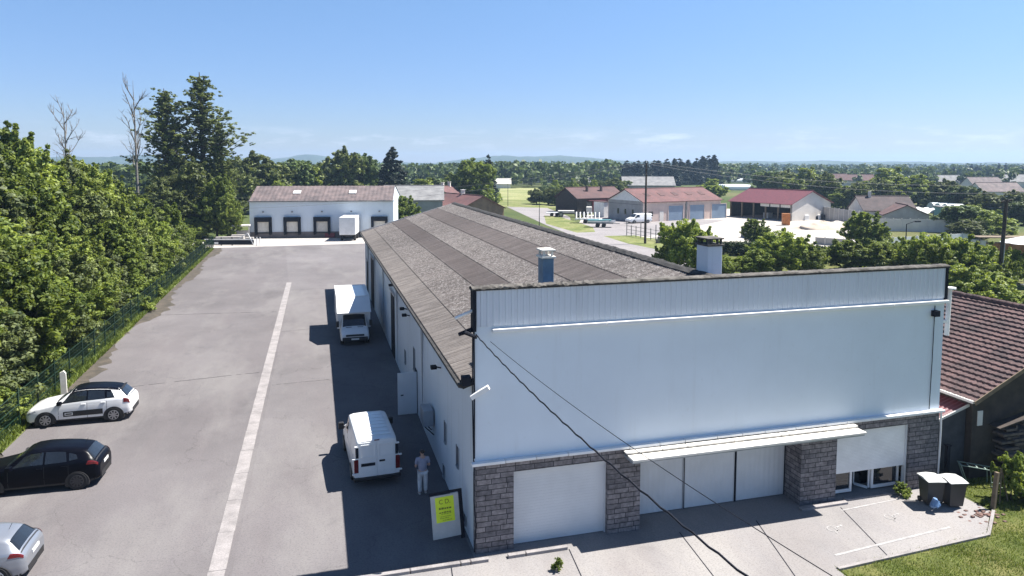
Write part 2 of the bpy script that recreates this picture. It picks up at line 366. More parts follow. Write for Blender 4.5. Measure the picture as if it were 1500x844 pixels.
sl = bpy.data.lights.new('sun', 'SUN'); sl.energy = 5.0; sl.angle = R(.5); sl.color = (1, .955, .89)
so = bpy.data.objects.new('sun', sl); COL.objects.link(so); so.rotation_euler = SUN.to_track_quat('Z', 'Y').to_euler(); so.location = (60, 0, 90)
sc.view_settings.view_transform = 'Standard'; sc.view_settings.look = 'None'; sc.view_settings.exposure = 1.3; sc.view_settings.gamma = 1
sc.cycles.max_bounces = 6; sc.cycles.diffuse_bounces = 3; sc.cycles.transparent_max_bounces = 6; sc.cycles.volume_bounces = 0
sc.cycles.use_denoising = True

# ------------------------------------------------------------------ ground, roads, hills, air
struct('ground', MB().quad((-4200, -180, -.02), (4200, -180, -.02), (4200, 4200, -.02), (-4200, 4200, -.02)), 'ground')
def sheet(name, pts, z, mat): return struct(name, MB().add([(p[0], p[1], z) for p in pts], [tuple(range(len(pts)))]), mat)
def px(*ps): return [G(*p) for p in ps]
FX = lambda y: -18.3-.014*y                 # line of the boundary fence
sheet('asphalt_yard', [(FX(-40)+.3, -40), (-3.9, -40), (-3.9, -.5), (0, -.5), (0, 51), (9, 53), (9, 91.5), (FX(91)+.5, 91.5)], .0, 'asphalt')
sheet('asphalt_patch', [(-7.4, 51.8), (8.9, 53.2), (8.9, 91.3), (-9.3, 91.3)], .004, 'patch')
sheet('asphalt_lane', [(-7.58, -40), (-3.95, -40), (-3.95, -.5), (-.02, -.5), (-.02, 51.4), (-7.3, 51.4)], .004, 'patch')
rs0 = random.Random(3); L_, R_ = [], []
for k in range(160):
    y0 = -20+k*.7; L_.append((FX(y0)+.2, y0)); R_.append((FX(y0)+.75+.45*math.sin(y0*.31)+rs0.gauss(0, .18)+(.5 if y0 > 40 else 0), y0))
struct('mossy_edge', MB().grid([[(p[0], p[1], .004) for p in L_], [(p[0], p[1], .004) for p in R_]]), 'mossyedge')
g = MB()
for (x0, y0, x1, y1) in ((-18.6, 42.5, -8.1, 41.2), (-18.4, 21.5, -8.2, 23.0), (-7.4, 20.2, -4.2, 20.4), (-7.4, 33.5, -3.6, 34.2)):
    n_ = 40; pts_ = [(x0+(x1-x0)*k/n_+rs0.gauss(0, .02), y0+(y1-y0)*k/n_+rs0.gauss(0, .02), .0085) for k in range(n_+1)]
    for a_, b_ in zip(pts_, pts_[1:]):
        if rs0.random() < .82: g.bar(a_, b_, rs0.uniform(.02, .05), .003)
struct('asphalt_seams', g, 'seam')
sheet('concrete_apron', [(FX(95)-4, 91.5), (9, 91.5), (9, 99.5), (-15.5, 104.2), (FX(104)-4, 105.5)], .002, 'apron')
sheet('forecourt', [(-3.9, -40), (10.6, -40), (10.62, -3.8), (17.0, -3.45), (18.6, -2.2), (18.6, 1.0), (-0.1, 1.0), (-.1, -.52), (-3.9, -.52)], .006, 'concrete')
g = MB()
for i in range(36):
    y0 = -30+i*2.4
    if y0 > 54: break
    g.box(-8.17+.006*y0, -7.66+.006*y0, y0, y0+2.385, -.02, .012+rnd.uniform(0, .004))
struct('drain_channel', g, 'gutter')
g = MB()
for x0, x1 in [(-3.9, -2.2), (-2.15, -.62), (-.58, -.3), (-.26, .3), (.95, 1.5), (1.55, 2.95)]: g.bbox(x0, x1, -.58, -.42, -.02, .11, .015)
struct('kerb', g, 'gutter')
g = MB()
g.bbox(12.0, 14.0, -.42, -.24, -.02, .09, .015); g.bbox(14.1, 16.9, -.2, -.05, -.02, .06, .015)
struct('door_step', g, 'gutter')
# forecourt joints, edge line, wheelchair signs
g = MB()
for x in (-.9, 3.0, 7.0, 10.0, 13.55): g.bar((x, -.55, .009), (x-.9, -9 if x < 9 else -3.9, .009), .035, .004)
struct('forecourt_joints', g, 'dark')
g = MB()
g.bar((11.1, -3.18, .012), (16.2, -2.75, .012), .09, .004); g.bar((13.4, -.75, .012), (16.6, -.55, .012), .07, .004)
def wheelchair(mb, cx, cy, s, a):
    ca, sa = math.cos(a), math.sin(a)
    P = lambda x, y: (cx+s*(x*ca-y*sa), cy+s*(x*sa+y*ca), .012)
    arc = [P(.28*math.cos(q)-.02, .28*math.sin(q)-.18) for q in np.linspace(R(120), R(385), 16)]
    for a_, b_ in zip(arc, arc[1:]): mb.bar(a_, b_, .06*s, .004)
    for a_, b_ in [((-.05, .42), (-.03, -.02)), ((-.03, .14), (.18, .14)), ((-.03, -.02), (.22, -.02)), ((.22, -.02), (.36, -.38)), ((.36, -.38), (.46, -.34))]: mb.bar(P(*a_), P(*b_), .075*s, .004)
    mb.add([P(-.05+.085*math.cos(q), .56+.085*math.sin(q)) for q in np.linspace(0, 2*math.pi, 12, endpoint=False)], [tuple(range(12))])
wheelchair(g, 12.3, -1.75, .62, R(-78)); wheelchair(g, 14.85, -1.6, .62, R(-78))
struct('painted_markings', g, 'mark')
sheet('front_lawn', [(10.7, -3.95), (17.0, -3.6), (18.75, -2.3), (18.75, 1.1), (40, 1.1), (40, -30), (10.7, -30)], .0, 'lawn')
g = MB(); g.bar((10.65, -3.87, .02), (17.0, -3.52, .02), .12, .08); g.bar((17.0, -3.52, .02), (18.7, -2.25, .02), .1, .06); struct('lawn_edging', g, 'gutter')
sheet('back_garden', [(18.8, 1.2), (60, 10), (88, 40), (80, 62), (44, 64), (19, 52)], .0, 'lawn')
sheet('verge_strip', [(FX(-20)-1.2, -20), (FX(-20)+.3, -20), (FX(91)+.5, 91), (FX(91)-1.5, 91)], .001, 'verge')
# far side: lane, stone yard, meadow
sheet('meadow', px((733, 275), (905, 276), (900, 292), (850, 303), (792, 301), (755, 304), (728, 296)), .0, 'meadow')
sheet('meadow_strip', px((690, 291), (900, 297), (870, 307), (800, 305), (700, 303)), .004, 'verge')
sheet('stone_yard', px((838, 343), (855, 316), (890, 313), (1060, 306), (1180, 306), (1262, 330), (1310, 350), (1250, 372), (1120, 366), (1050, 357), (930, 347)), .002, 'gravel')
sheet('lane', px((742, 303), (802, 305), (835, 318), (838, 338), (890, 346), (1060, 392), (1000, 400), (880, 362), (800, 330)), .006, 'road')
sheet('yard_apron', px((838, 342), (862, 318), (890, 315), (1062, 323), (960, 345), (890, 350)), .007, 'road')
sheet('lane_verge', px((797, 316), (818, 317), (868, 333), (872, 340), (845, 341), (800, 328)), .011, 'verge')
sheet('pole_verge', px((884, 346), (930, 345), (985, 356), (1060, 372), (1060, 384), (985, 370), (920, 357)), .011, 'verge')
sheet('garden_lawn', px((1040, 360), (1110, 366), (1240, 392), (1040, 420)), .003, 'lawn')
def hill(name, dist, pts, depth=500):
    # a long rounded ridge: pts are (row x in photograph, height in metres)
    rows = []
    for k in range(9):
        a = k/8; prof = math.sin(a*math.pi)**.8
        r_ = []
        for x, h in pts:
            d = ray(x, 239); s = (dist+a*depth)/math.hypot(d[0], d[1])
            wob = 1+.08*math.sin(x*.05+k)+.05*math.sin(x*.13+2*k)
            r_.append((CAM[0]+d[0]*s, CAM[1]+d[1]*s, -3+h*prof*wob))
        rows.append(r_)
    return struct(name, MB().grid(rows), 'hill', smooth=True)
def interp_pts(pp, step=12):
    xs = np.arange(pp[0][0], pp[-1][0]+1, step); return [(x, float(np.interp(x, [p[0] for p in pp], [p[1] for p in pp]))) for x in xs]
hill('wooded_ridge', 2500, interp_pts([(640, 20), (690, 32), (740, 44), (800, 43), (860, 37), (930, 22), (1000, 18), (1090, 22), (1200, 23), (1300, 21), (1420, 17), (1600, 15)]))
hill('blue_ridge', 2800, interp_pts([(-200, 28), (60, 34), (130, 40), (220, 44), (300, 40), (370, 34), (420, 38), (455, 52), (480, 40), (520, 20), (600, 18), (700, 14)]), 600)
hz = MB().box(-4400, 4400, -190, 4400, -1.02, 75).build('haze', 'white'); stuff(hz)
m, tt, b = nt('valley_air'); tt.nodes.remove(b)
pv = tt.nodes.new('ShaderNodeVolumePrincipled'); pv.inputs['Color'].default_value = (.5, .72, 1, 1); pv.inputs['Density'].default_value = .00022; pv.inputs['Anisotropy'].default_value = .2
tt.links.new(pv.outputs[0], tt.nodes['Material Output'].inputs['Volume']); hz.data.materials.clear(); hz.data.materials.append(m)
# ------------------------------------------------------------------ the warehouse (facade on y = 0, left wall on x = 0)
WD, LN, EZ, RX, RZ = 18.42, 51.0, 5.72, 9.2, 8.42
wh = thing('warehouse', 'long white warehouse with lichen-covered fibre-cement roof and grey stone pillars', 'warehouse')
MB().box(0, .22, .26, LN, 0, EZ-.12).build('side_wall', 'sidewall', wh)
g = MB(); g.box(WD-.22, WD, .26, LN, 0, EZ-.12)
g.prism([(.22, 0), (WD-.22, 0), (WD-.22, EZ-.15), (RX, RZ-.15), (.22, EZ-.15)], 'y', LN-.25, LN); g.build('rear_wall', 'sidewall', wh)
MB().box(0, WD, 0, .25, 3.05, 8.6).build('facade_wall', 'facade', wh)
# profiled parapet sheet
P0, P1 = [], []; x = 0.06
while x < WD-.02:
    for dx, dy in ((0, 0), (.12, 0), (.135, -.026), (.185, -.026)):
        if x+dx < WD: P0.append((x+dx, -.035+dy, 7.44)); P1.append((x+dx, -.035+dy, 8.62))
    x += .2
MB().grid([P0, P1]).build('parapet_panel', 'metalpanel', wh)
for x0 in (-.06, WD-.05): MB().box(x0, x0+.1, -.085, .3, 7.3, 8.62).build('parapet_edge', 'dark', wh)
# rough mossy coping on the parapet
rows = []
n = 230
for k, (yy, zz) in enumerate([(-.09, 8.63), (-.1, 8.66), (-.06, 8.70), (.12, 8.72), (.3, 8.70), (.34, 8.66), (.32, 8.62)]):
    r_ = []
    for i in range(n+1):
        xx = -.1+(WD+.2)*i/n; s = .006+(.012 if xx < 4 else 0)
        r_.append((xx, yy+rnd.gauss(0, s*.6), zz+rnd.gauss(0, s)*(1 if k > 0 else .7)))
    rows.append(r_)
g = MB().grid(rows); g.build('parapet_cap', 'cap', wh); MB().box(-.1, WD+.1, -.09, .31, 8.59, 8.645).build('cap_underside', 'darkcap', wh)
g = MB()
for x0, x1 in [(.55, 4.4), (4.42, 8.3), (8.32, 12.2), (12.22, 15.9), (15.92, WD+.04)]: g.bbox(x0, x1, -.19, -.01, 7.24+rnd.uniform(-.01, .01), 7.36, .015)
g.build('upper_ledge', 'white', wh)
g = MB(); x = -.14
while x < WD+.1:
    L = min(rnd.uniform(.9, 1.3), WD+.12-x); g.bbox(x, x+L-.02, -.2, -.005, 2.985+rnd.uniform(-.008, .008), 3.075, .012); x += L
g.build('lower_ledge', 'white', wh)
# stone base
g = MB(); g.box(.0, WD, -.03, .26, 2.6, 2.98); g.build('stone_lintel', 'stone', wh)
for x0, x1, d in ((0, 1.27, .3), (4.56, 5.76, .95), (12.2, 13.74, .95), (17.02, WD, .3)):
    MB().box(x0, x1, -.03, d, -.02, 2.6).build('stone_pillar', 'stone', wh)
# garage door, slatted
def slats(x0, x1, y, z0, z1, h, gap=.006):
    g = MB(); z = z0
    while z < z1-.01:
        g.box(x0, x1, y, y+.04, z, min(z+h-gap, z1)); z += h
    g.box(x0, x1, y+.012, y+.05, z0, z1); return g
gd = slats(1.3, 4.53, .22, .02, 2.42, .1, .002).build('garage_door', 'pale', wh)
MB().box(1.27, 4.56, .13, .23, 2.42, 2.6).build('door_header', 'pale', gd)
for x0 in (1.27, 4.52): MB().box(x0, x0+.04, .14, .24, 0, 2.42).build('door_rail', 'pale', gd)
for i in range(3):
    x0 = 5.8+i*2.135; d = MB()
    xs = np.arange(x0+.03, x0+2.09, .105); A, B = [], []
    for k, xx in enumerate(xs): A.append((xx, .9-(k % 2)*.008, .04)); B.append((xx, .9-(k % 2)*.008, 2.62))
    d.grid([A, B]); d.box(x0+.01, x0+2.12, .905, .95, .03, 2.66)
    dd = d.build('sliding_door', 'pale', wh)
    for xf_ in (x0, x0+2.1): MB().box(xf_, xf_+.03, .87, .905, .02, 2.66).build('door_frame', 'dark' if i else 'pipe', dd)
MB().box(5.76, 12.2, .26, .98, 2.63, 2.66).build('recess_ceiling', 'pale', wh)
rs = slats(13.78, 16.98, .1, .95, 2.6, .055, .004).build('roller_shutter', 'white', wh)
for x0 in (13.74, 16.95): MB().box(x0, x0+.065, .05, .2, 0, 2.6).build('shutter_rail', 'pale', rs)
for x0, x1 in ((13.82, 14.75), (15.65, 16.93)):
    wn = MB().box(x0+.08, x1-.08, .34, .36, .2, 1.1).build('window', 'glass', wh)
    f = MB(); f.box(x0, x0+.09, .3, .38, .08, 1.1); f.box(x1-.09, x1, .3, .38, .08, 1.1); f.box(x0+.09, x1-.09, .3, .38, .08, .2); f.build('frame', 'white', wn)
dr = MB().box(14.8, 15.6, .85, .9, .05, 2.2).build('glass_door', 'glass', wh)
f = MB(); f.bar((15.55, .38, .1), (15.3, .8, .1), .05, .1); f.bar((15.57, .36, .1), (15.57, .36, 1.1), .05); f.bar((15.28, .82, .1), (15.28, .82, 1.1), .05); f.build('door_leaf', 'white', dr)
MB().box(13.74, 17.02, .92, .96, 0, 2.6).build('back_panel', 'dark', wh)
# canopy over the recess
g = MB(); x = 5.05
for L in (1.35, .95, 1.8, .3, 1.6, .32, 1.55, 1.4):
    g.bbox(x, x+L-.03, -.42, -.2, 2.905+rnd.uniform(-.006, .006), 2.96, .01); x += L
x = 5.1
for L in (2.35, 2.2, 2.35, 2.3): g.bbox(x, min(x+L-.008, 14.3), -.86, -.4, 2.80+rnd.uniform(-.004, .004), 2.875, .012); x += L
g.build('canopy', 'cream', wh)
g = MB(); g.box(5.1, 14.25, -.8, -.06, 2.73, 2.79); g.build('canopy_underside', 'pipe', wh)
# roof of corrugated sheets, six courses a side, each lapping the one below
sl = (RZ-EZ)/(RX+.0)
cuts = [-.38, .9, 2.72, 4.05, 5.9, 7.4, RX]
def course(x0, x1, dz, mirror):
    nY = int((LN-.1)/.0442); ys = np.linspace(.28, LN+.25, nY); P = []
    for xx in (x0, (x0+x1)/2, x1):
        zz = EZ+sl*xx+dz; xr = 2*RX-xx if mirror else xx
        P.append([(xr, y, zz+.028*math.sin(y*2*math.pi/.177)+(.03 if xx == x0 else 0)) for y in ys])
    return P
for mirror in (False, True):
    g = MB()
    for a, b in zip(cuts, cuts[1:]): g.grid(course(a, b+.12 if b < RX else b, 0, mirror))
    g.build('roof_slope', 'roof', wh)
g = MB(); rows = []
for (dx, dz) in ((-.28, -.05), (-.12, .05), (0, .08), (.12, .05), (.28, -.05)):
    rows.append([(RX+dx+rnd.gauss(0, .012), y, RZ+dz+.03+rnd.gauss(0, .012)) for y in np.arange(.3, LN+.4, .25)])
g.grid(rows); g.build('ridge_cap', 'darkcap', wh)
g = MB()
g.prism([(-.5, 5.48), (-.36, 5.44), (-.36, 5.60), (-.5, 5.58)], 'y', .15, LN+.2)
g.prism([(-.34, 5.40), (.0, 5.52), (.0, 5.64), (-.34, 5.56)], 'y', .2, LN+.1); g.build('eave_gutter', 'darkcap', wh)
g = MB()
g.bar((-.4, LN+.24, EZ-.06), (RX, LN+.24, RZ-.05), .06, .2); g.bar((2*RX+.4, LN+.24, EZ-.06), (RX, LN+.24, RZ-.05), .06, .2); g.build('verge_board', 'palewall', wh)
# chimneys on the roof
def chimney(x0, x1, y0, y1, z0, z1, mat, open_cap):
    c = MB().bbox(x0, x1, y0, y1, z0, z1, .02).build('chimney', mat, wh)
    k = MB(); k.bbox(x0-.06, x1+.06, y0-.06, y1+.06, z1, z1+.07, .015)
    for xx in ((x0+.05, x1-.05) if not open_cap else (x0+.04, (x0+x1)/2-.12, (x0+x1)/2+.12, x1-.04)):
        for yy in (y0+.05, y1-.05): k.box(xx-.035, xx+.035, yy-.035, yy+.035, z1+.07, z1+.25)
    k.bbox(x0-.05, x1+.05, y0-.05, y1+.05, z1+.25, z1+.30, .012); k.build('chimney_cap', 'cap' if open_cap else 'cream', c); return c
chimney(2.64, 3.03, 1.2, 1.75, 6.2, 9.35, 'bluesteel', False)
MB().box(2.4, 3.7, 1.75, 2.4, 6.45, 7.0).build('chimney_flashing', 'cream', wh)
chimney(9.2, 9.8, 1.7, 2.5, 7.9, 9.5, 'metalpanel', True)
# side wall fittings
for y in (11.0, 21.5, 30.5, 38.0, 45.5):
    g = MB(); g.tube([(-.42, y, 5.45), (-.3, y, 5.25), (-.09, y, 5.0), (-.09, y, .1)], .06, 8); g.build('downpipe', 'pipe', wh)
for y, z0, z1, wy in ((5.32, 1.66, 2.42, .3), (2.83, 1.74, 2.42, .32), (5.7, .1, .5, .3), (18.1, 1.3, 2.0, .4), (14.3, 2.0, 3.1, .45), (1.6, .25, .5, .3)):
    wn = MB().box(-.02, .03, y-wy/2, y+wy/2, z0, z1).build('window', 'glass', wh)
    f = MB(); f.box(-.045, -.015, y-wy/2-.05, y-wy/2, z0-.05, z1+.05); f.box(-.045, -.015, y+wy/2, y+wy/2+.05, z0-.05, z1+.05); f.box(-.07, -.01, y-wy/2, y+wy/2, z0-.05, z0); f.build('frame', 'pipe', wn)
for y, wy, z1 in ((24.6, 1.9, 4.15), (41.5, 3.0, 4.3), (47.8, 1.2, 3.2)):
    d = MB().box(-.05, .05, y-wy/2, y+wy/2, .05, z1).build('side_entrance', 'dark', wh)  # dark slab on the wall paints in the shade inside an open bay
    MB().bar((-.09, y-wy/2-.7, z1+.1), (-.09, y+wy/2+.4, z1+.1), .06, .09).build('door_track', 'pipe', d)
# the pale side door standing open
d = MB().bbox(-1.0, -.05, 13.2, 13.26, .08, 2.2, .01).build('open_door', 'pale', wh)
MB().box(-.85, -.72, 13.17, 13.2, 1.05, 1.1).build('handle', 'dark', d)
MB().box(-.01, .04, 13.3, 14.5, .02, 2.2).build('doorway', 'dark', wh)
# air unit on brackets
a = MB().bbox(-.5, -.06, 7.9, 8.85, 1.35, 2.05, .03).build('air_unit', 'pipe', wh)
g = MB(); g.bar((-.03, 8.1, .9), (-.45, 8.1, 1.33), .04); g.bar((-.03, 8.7, .9), (-.45, 8.7, 1.33), .04); g.build('bracket', 'dark', a)
for y, z in ((6.3, 4.35), (16.0, 4.45), (17.0, 4.6), (23.0, 4.9)):
    g = MB(); g.bar((0, y, z), (-.22, y, z+.06), .05); g.bbox(-.42, -.18, y-.13, y+.13, z-.02, z+.12, .02); g.build('wall_lamp', 'dark', wh)
# corner fittings of the facade
g = MB(); g.obox((.1, -.3, 5.42), np.array((.8, -.25, .52))/np.linalg.norm((.8, -.25, .52)), .32, (.3, .95, 0), .09, np.array((-.5, .1, .85)), .07)
g.build('floodlight', 'white', wh)
g = MB(); g.tube([(-.03, -.03, 7.3), (-.03, -.05, 5.5), (-.04, -.04, 3.2)], .03, 6); g.tube([(-.07, -.02, 7.2), (-.09, -.03, 5.2), (-.06, -.04, 3.1)], .018, 6)
g.tube([(-.05, -.05, 3.0), (-.06, -.06, 1.8), (.01, -.05, 1.0), (-.04, -.05, .1)], .02, 6); g.build('corner_cable', 'dark', wh)
g = MB(); g.tube([(0, .1, 7.95), (-.62, .0, 7.75)], [.05, .05], 8); g.build('bracket_arm', 'white', wh)
g = MB(); g.tube([(0, .1, 7.35), (-.5, .05, 7.22)], [.09, .06], 8); g.build('insulator', 'dark', wh); g = MB(); g.tube([(.05, -.1, 7.12), (-.35, -.1, 7.32)], [.05, .07], 8); g.build('cable_anchor', 'dark', wh); MB().bbox(-.4, -.1, -.0, .3, 5.55, 5.85, .04).build('junction_box', 'dark', wh)
g = MB(); g.tube([(17.95, -.03, 7.15), (17.93, -.04, 5), (17.9, -.04, 3.1)], .014, 6); g.bbox(17.8, 18.05, -.2, 0, 6.75, 6.98, .02); g.build('corner_cable', 'dark', wh)
MB().tube([(WD+.06, -.05, 2.95), (WD+.07, -.06, 2.2), (WD+.05, -.05, .1)], .035, 8).build('downpipe', 'pale', wh)
fl = MB().cyl((18.82, .2, 5.9), (18.86, .2, 7.72), .09, 12).build('flue', 'white', wh)
MB().cyl((18.86, .2, 7.72), (18.86, .2, 7.78), .22, 14).build('flue_cap', 'white', fl)
MB().box(18.3, 18.8, .15, .25, 6.4, 6.5).build('flue_bracket', 'white', fl)
# supply cables from the wall to the street
def cable(a, b, sag, n=40, wig=0):
    a, b = np.array(a, float), np.array(b, float); out = []
    for i in range(n+1):
        u = i/n; p = a+(b-a)*u; p[2] -= sag*4*u*(1-u); out.append(p+np.array([wig*math.sin(i*2.1), 0, wig*math.cos(i*2.1)]))
    return out
C0 = (.02, -.12, 7.22)
e1 = CAM+ray(1145, 885)*9.5
m_ = cable(C0, tuple(e1), .25, 60, .012)
solo('supply_cable', MB().tube(m_, .019, 6), 'dark', 'thick black twisted cable running from the top left facade corner down to the street', 'cable')
def gnd_far(x, y, t_): return tuple(CAM+ray(x, y)*t_)
solo('wire', MB().tube(cable((.5, -.05, 6.95), gnd_far(1320, 905, 10.5), .25), .009, 5), 'dark', 'thin upper grey wire crossing the facade beside the thick black cable', 'wire')
# ------------------------------------------------------------------ tiled house at the right
EX, RXH, Y0, Y1, ZE = 20.1, 25.7, .1, 7.0, 3.3
SL = .5
hs = thing('tiled_house', 'house with old brown clay tile roof beside the warehouse', 'house')
g = MB(); rows = 22; xs = np.linspace(EX-.15, RXH, rows+1)
for i in range(rows):
    ys = np.arange(Y0-.35, Y1+.3, .055); A, B, Cc = [], [], []
    for y in ys:
        wv = .028*abs(math.sin(y*math.pi/.3)); j = rnd.gauss(0, .006)
        z0 = ZE+SL*(xs[i]-EX)+.06; z1 = ZE+SL*(xs[i+1]-EX)+.0
        Cc.append((xs[i], y, z0-.10+wv)); A.append((xs[i]-.005, y, z0+wv+j)); B.append((xs[i+1]+.03, y, z1+wv+j))
    g.grid([Cc, A, B])
rf = g.build('roof', 'tile', hs)
MB().quad((RXH, Y0-.35, ZE+SL*(RXH-EX)+.02), (RXH, Y1+.3, ZE+SL*(RXH-EX)+.02), (2*RXH-EX, Y1+.3, ZE), (2*RXH-EX, Y0-.35, ZE)).build('far_roof_slope', 'tile', hs)
g = MB(); y = Y0-.4
while y < Y1+.3: g.tube([(RXH, y, ZE+SL*(RXH-EX)+.03+rnd.gauss(0, .012)), (RXH, y+.36, ZE+SL*(RXH-EX)+.06)], [.13, .12], 10); y += .34
g.build('ridge_tiles', 'tile', rf)
g = MB(); g.prism([(EX+.1, 0), (2*RXH-EX-.1, 0), (2*RXH-EX-.1, ZE-.05), (RXH, ZE+SL*(RXH-EX)-.12), (EX+.1, ZE-.05)], 'y', Y0, Y1); g.build('wall', 'brown', hs)
g = MB(); g.bar((EX-.2, Y0-.36, ZE-.08), (RXH, Y0-.36, ZE+SL*(RXH-EX)-.1), .04, .16); g.build('barge_board', 'wood', hs)
g = MB(); g.bar((EX-.2, Y0-.3, ZE-.06), (EX-.2, Y1, ZE-.06), .1, .1); g.build('eave_gutter', 'palewall', hs)
MB().box(EX+.35, EX+.6, Y0-.03, Y0+.02, 2.15, 2.75).build('window', 'palewall', hs)
MB().tube([(23.75, Y0-.1, 3.9), (23.72, Y0-.08, .05)], .05, 8).build('downpipe', 'white', hs)
g = MB()
for k in range(26): g.bbox(21.2+rnd.uniform(0, 1.2), 21.75+rnd.uniform(.2, 1.3), Y0-.55+rnd.uniform(0, .15), Y0-.02, k*.085, k*.085+.1, .01)
g.build('stone_fireplace', M('rough_stone', (.13, .1, .085), (.06, .05, .045), 5, .95), hs)
MB().bar((21.0, Y0-.3, 2.15), (23.4, Y0-.45, 2.75), .5, .05).build('porch_roof', 'brown', hs)
ch = MB().bbox(20.9, 21.35, 5.6, 6.0, 3.6, 6.2, .02).build('chimney', 'palewall', hs)
MB().bbox(20.84, 21.41, 5.54, 6.06, 6.2, 6.28, .01).build('chimney_cap', 'tilered', ch)
ln = thing('lean_to', 'low dark lean-to with red tin roof between the warehouse and the tiled house', 'shed')
MB().prism([(18.5, 0), (20.15, 0), (20.15, 2.9), (18.5, 2.35)], 'y', .35, 4.0).build('wall', M('dark_boarding', (.05, .052, .06), (.03, .032, .04), 2, .8), ln)
P = []; 
for xx, zz in ((18.46, 2.43), (20.2, 2.98)):
    P.append([(xx, y, zz+.018*math.sin(y*2*math.pi/.2)) for y in np.arange(.25, 4.1, .033)])
MB().grid(P).build('roof', 'redtin', ln)
MB().bar((18.45, .27, 2.4), (20.2, .27, 2.95), .06, .09).build('verge_trim', 'palewall', ln)

# bins, ladder rack, stake and garden bits
def bin_(loc, rz, label, bag):
    b = thing('wheelie_bin', label, 'bin', loc, rz, 'wheelie bins at the end of the forecourt')
    g = MB(); vs = []
    for z, sx, sy in ((.08, .25, .24), (.5, .28, .28), (.98, .31, .33)): vs.append([(sx*a, sy*b_, z) for a, b_ in ((-1, -1), (1, -1), (1, 1), (-1, 1), (-1, -1))])
    g.grid(vs); g.add([(x, y, .08) for x, y in ((-.25, -.24), (.25, -.24), (.25, .24), (-.25, .24))], [(0, 1, 2, 3)]); g.box(-.32, .32, -.34, .34, .95, 1.0); g.build('body', 'bingrey', b)
    g = MB(); g.grid([[(-.34, -.38, 1.0), (0, -.4, 1.02), (.34, -.38, 1.0)], [(-.34, 0, 1.05), (0, 0, 1.09), (.34, 0, 1.05)], [(-.34, .38, 1.02), (0, .38, 1.06), (.34, .38, 1.02)]]); g.box(-.34, .34, -.38, .38, .985, 1.005); g.build('lid', 'binlid', b)
    for s in (-1, 1):
        wl = MB().cyl((s*.22, .26, .1), (s*.29, .26, .1), .1, 14).build('wheel', 'black', b)
    MB().bar((-.25, .42, .98), (.25, .42, .98), .04).build('handle', 'bingrey', b)
    return b
bin_((16.95, -1.2, 0), R(-15), 'dark wheelie bin with pale lid at the forecourt end, nearer the shutter', True)
bin_((17.62, -1.5, 0), R(-12), 'dark wheelie bin with pale lid beside the grass', False)
g = MB(); s = 0
for i in range(9):
    a = rnd.uniform(0, 6.28); g.tube([(.13*math.cos(a), .1*math.sin(a), .02+rnd.uniform(0, .1)), (.05*math.cos(a+1), .05*math.sin(a+1), .16+rnd.uniform(0, .22))], [.1, .07], 7)
solo('rubbish_bag', g, 'bluebag', 'crumpled blue plastic bag leaning against the wheelie bins', 'bag', (16.62, -1.75, .15))
ld = thing('ladder_rack', 'pale green metal ladder frame on thin legs standing in the grass', 'ladder', (20.1, -.35, 0), R(-32))
ld.scale = (.75, .9, .66)
def rail(a, b, name='rail'): MB().bar(a, b, .045).build(name, M('pale_green_metal', (.2, .27, .24), scale=5, rough=.5) if 'pale_green_metal' not in bpy.data.materials else bpy.data.materials['pale_green_metal'], ld)
rail((-.9, -.22, 1.15), (1.15, -.22, .95)); rail((-.9, .22, 1.15), (1.15, .22, .95))
for i in range(6): MB().bar((-.85+i*.38, -.22, 1.15-.037*i), (-.85+i*.38, .22, 1.15-.037*i), .06, .04).build('rung', bpy.data.materials['pale_green_metal'], ld)
for a, b in (((-.85, -.22, 1.14), (-.5, -.25, 0)), ((-.85, .22, 1.14), (-.5, .25, 0)), ((.5, -.22, 1), (.55, -.25, 0)), ((1.1, -.22, .95), (1.15, -.25, 0)), ((1.1, .22, .95), (1.15, .25, 0)), ((.5, .22, 1), (.55, .25, 0))): rail(a, b, 'leg')
rail((.55, -.25, .3), (1.15, -.25, .3), 'crossbar'); rail((.55, -.25, .05), (1.15, -.25, .05), 'crossbar')
solo('fence_stake', MB().bar((0, 0, 0), (.12, .02, 1.35), .13, .12), 'wood', 'thick brown wooden stake leaning in the lawn edge by the shrub', 'stake', (18.85, -2.1, 0))
st = thing('tripod_stakes', 'three thin dark canes propped together beside the thick stake', 'stakes', (19.5, -1.75, 0))
for a in ((-.1, -.15), (.35, -.1), (.1, .25)): MB().bar((a[0], a[1], 0), (.08, 0, 1.3), .035).build('cane', 'wood', st)
solo('gate_post', MB().bbox(-.07, .07, -.07, .07, 0, 1.5, .015).bbox(-.1, .1, -.1, .1, 1.5, 1.55, .01), 'dark', 'short dark post with flat cap between the warehouse corner and the ladder frame', 'post', (19.0, .05, 0))
g = MB()
for i in range(45):
    a, r_ = rnd.uniform(0, 6.28), rnd.uniform(0, .75); g.bbox(r_*math.cos(a)*1.3-.06, r_*math.cos(a)*1.3+.06, r_*math.sin(a)-.05, r_*math.sin(a)+.05, -.03, rnd.uniform(.0, .07), .02)
stuff(tag(g.build('rubble', 'rubble', loc=(17.9, -2.35, 0)), 'scattered red stone rubble at the forecourt end', 'rubble'))
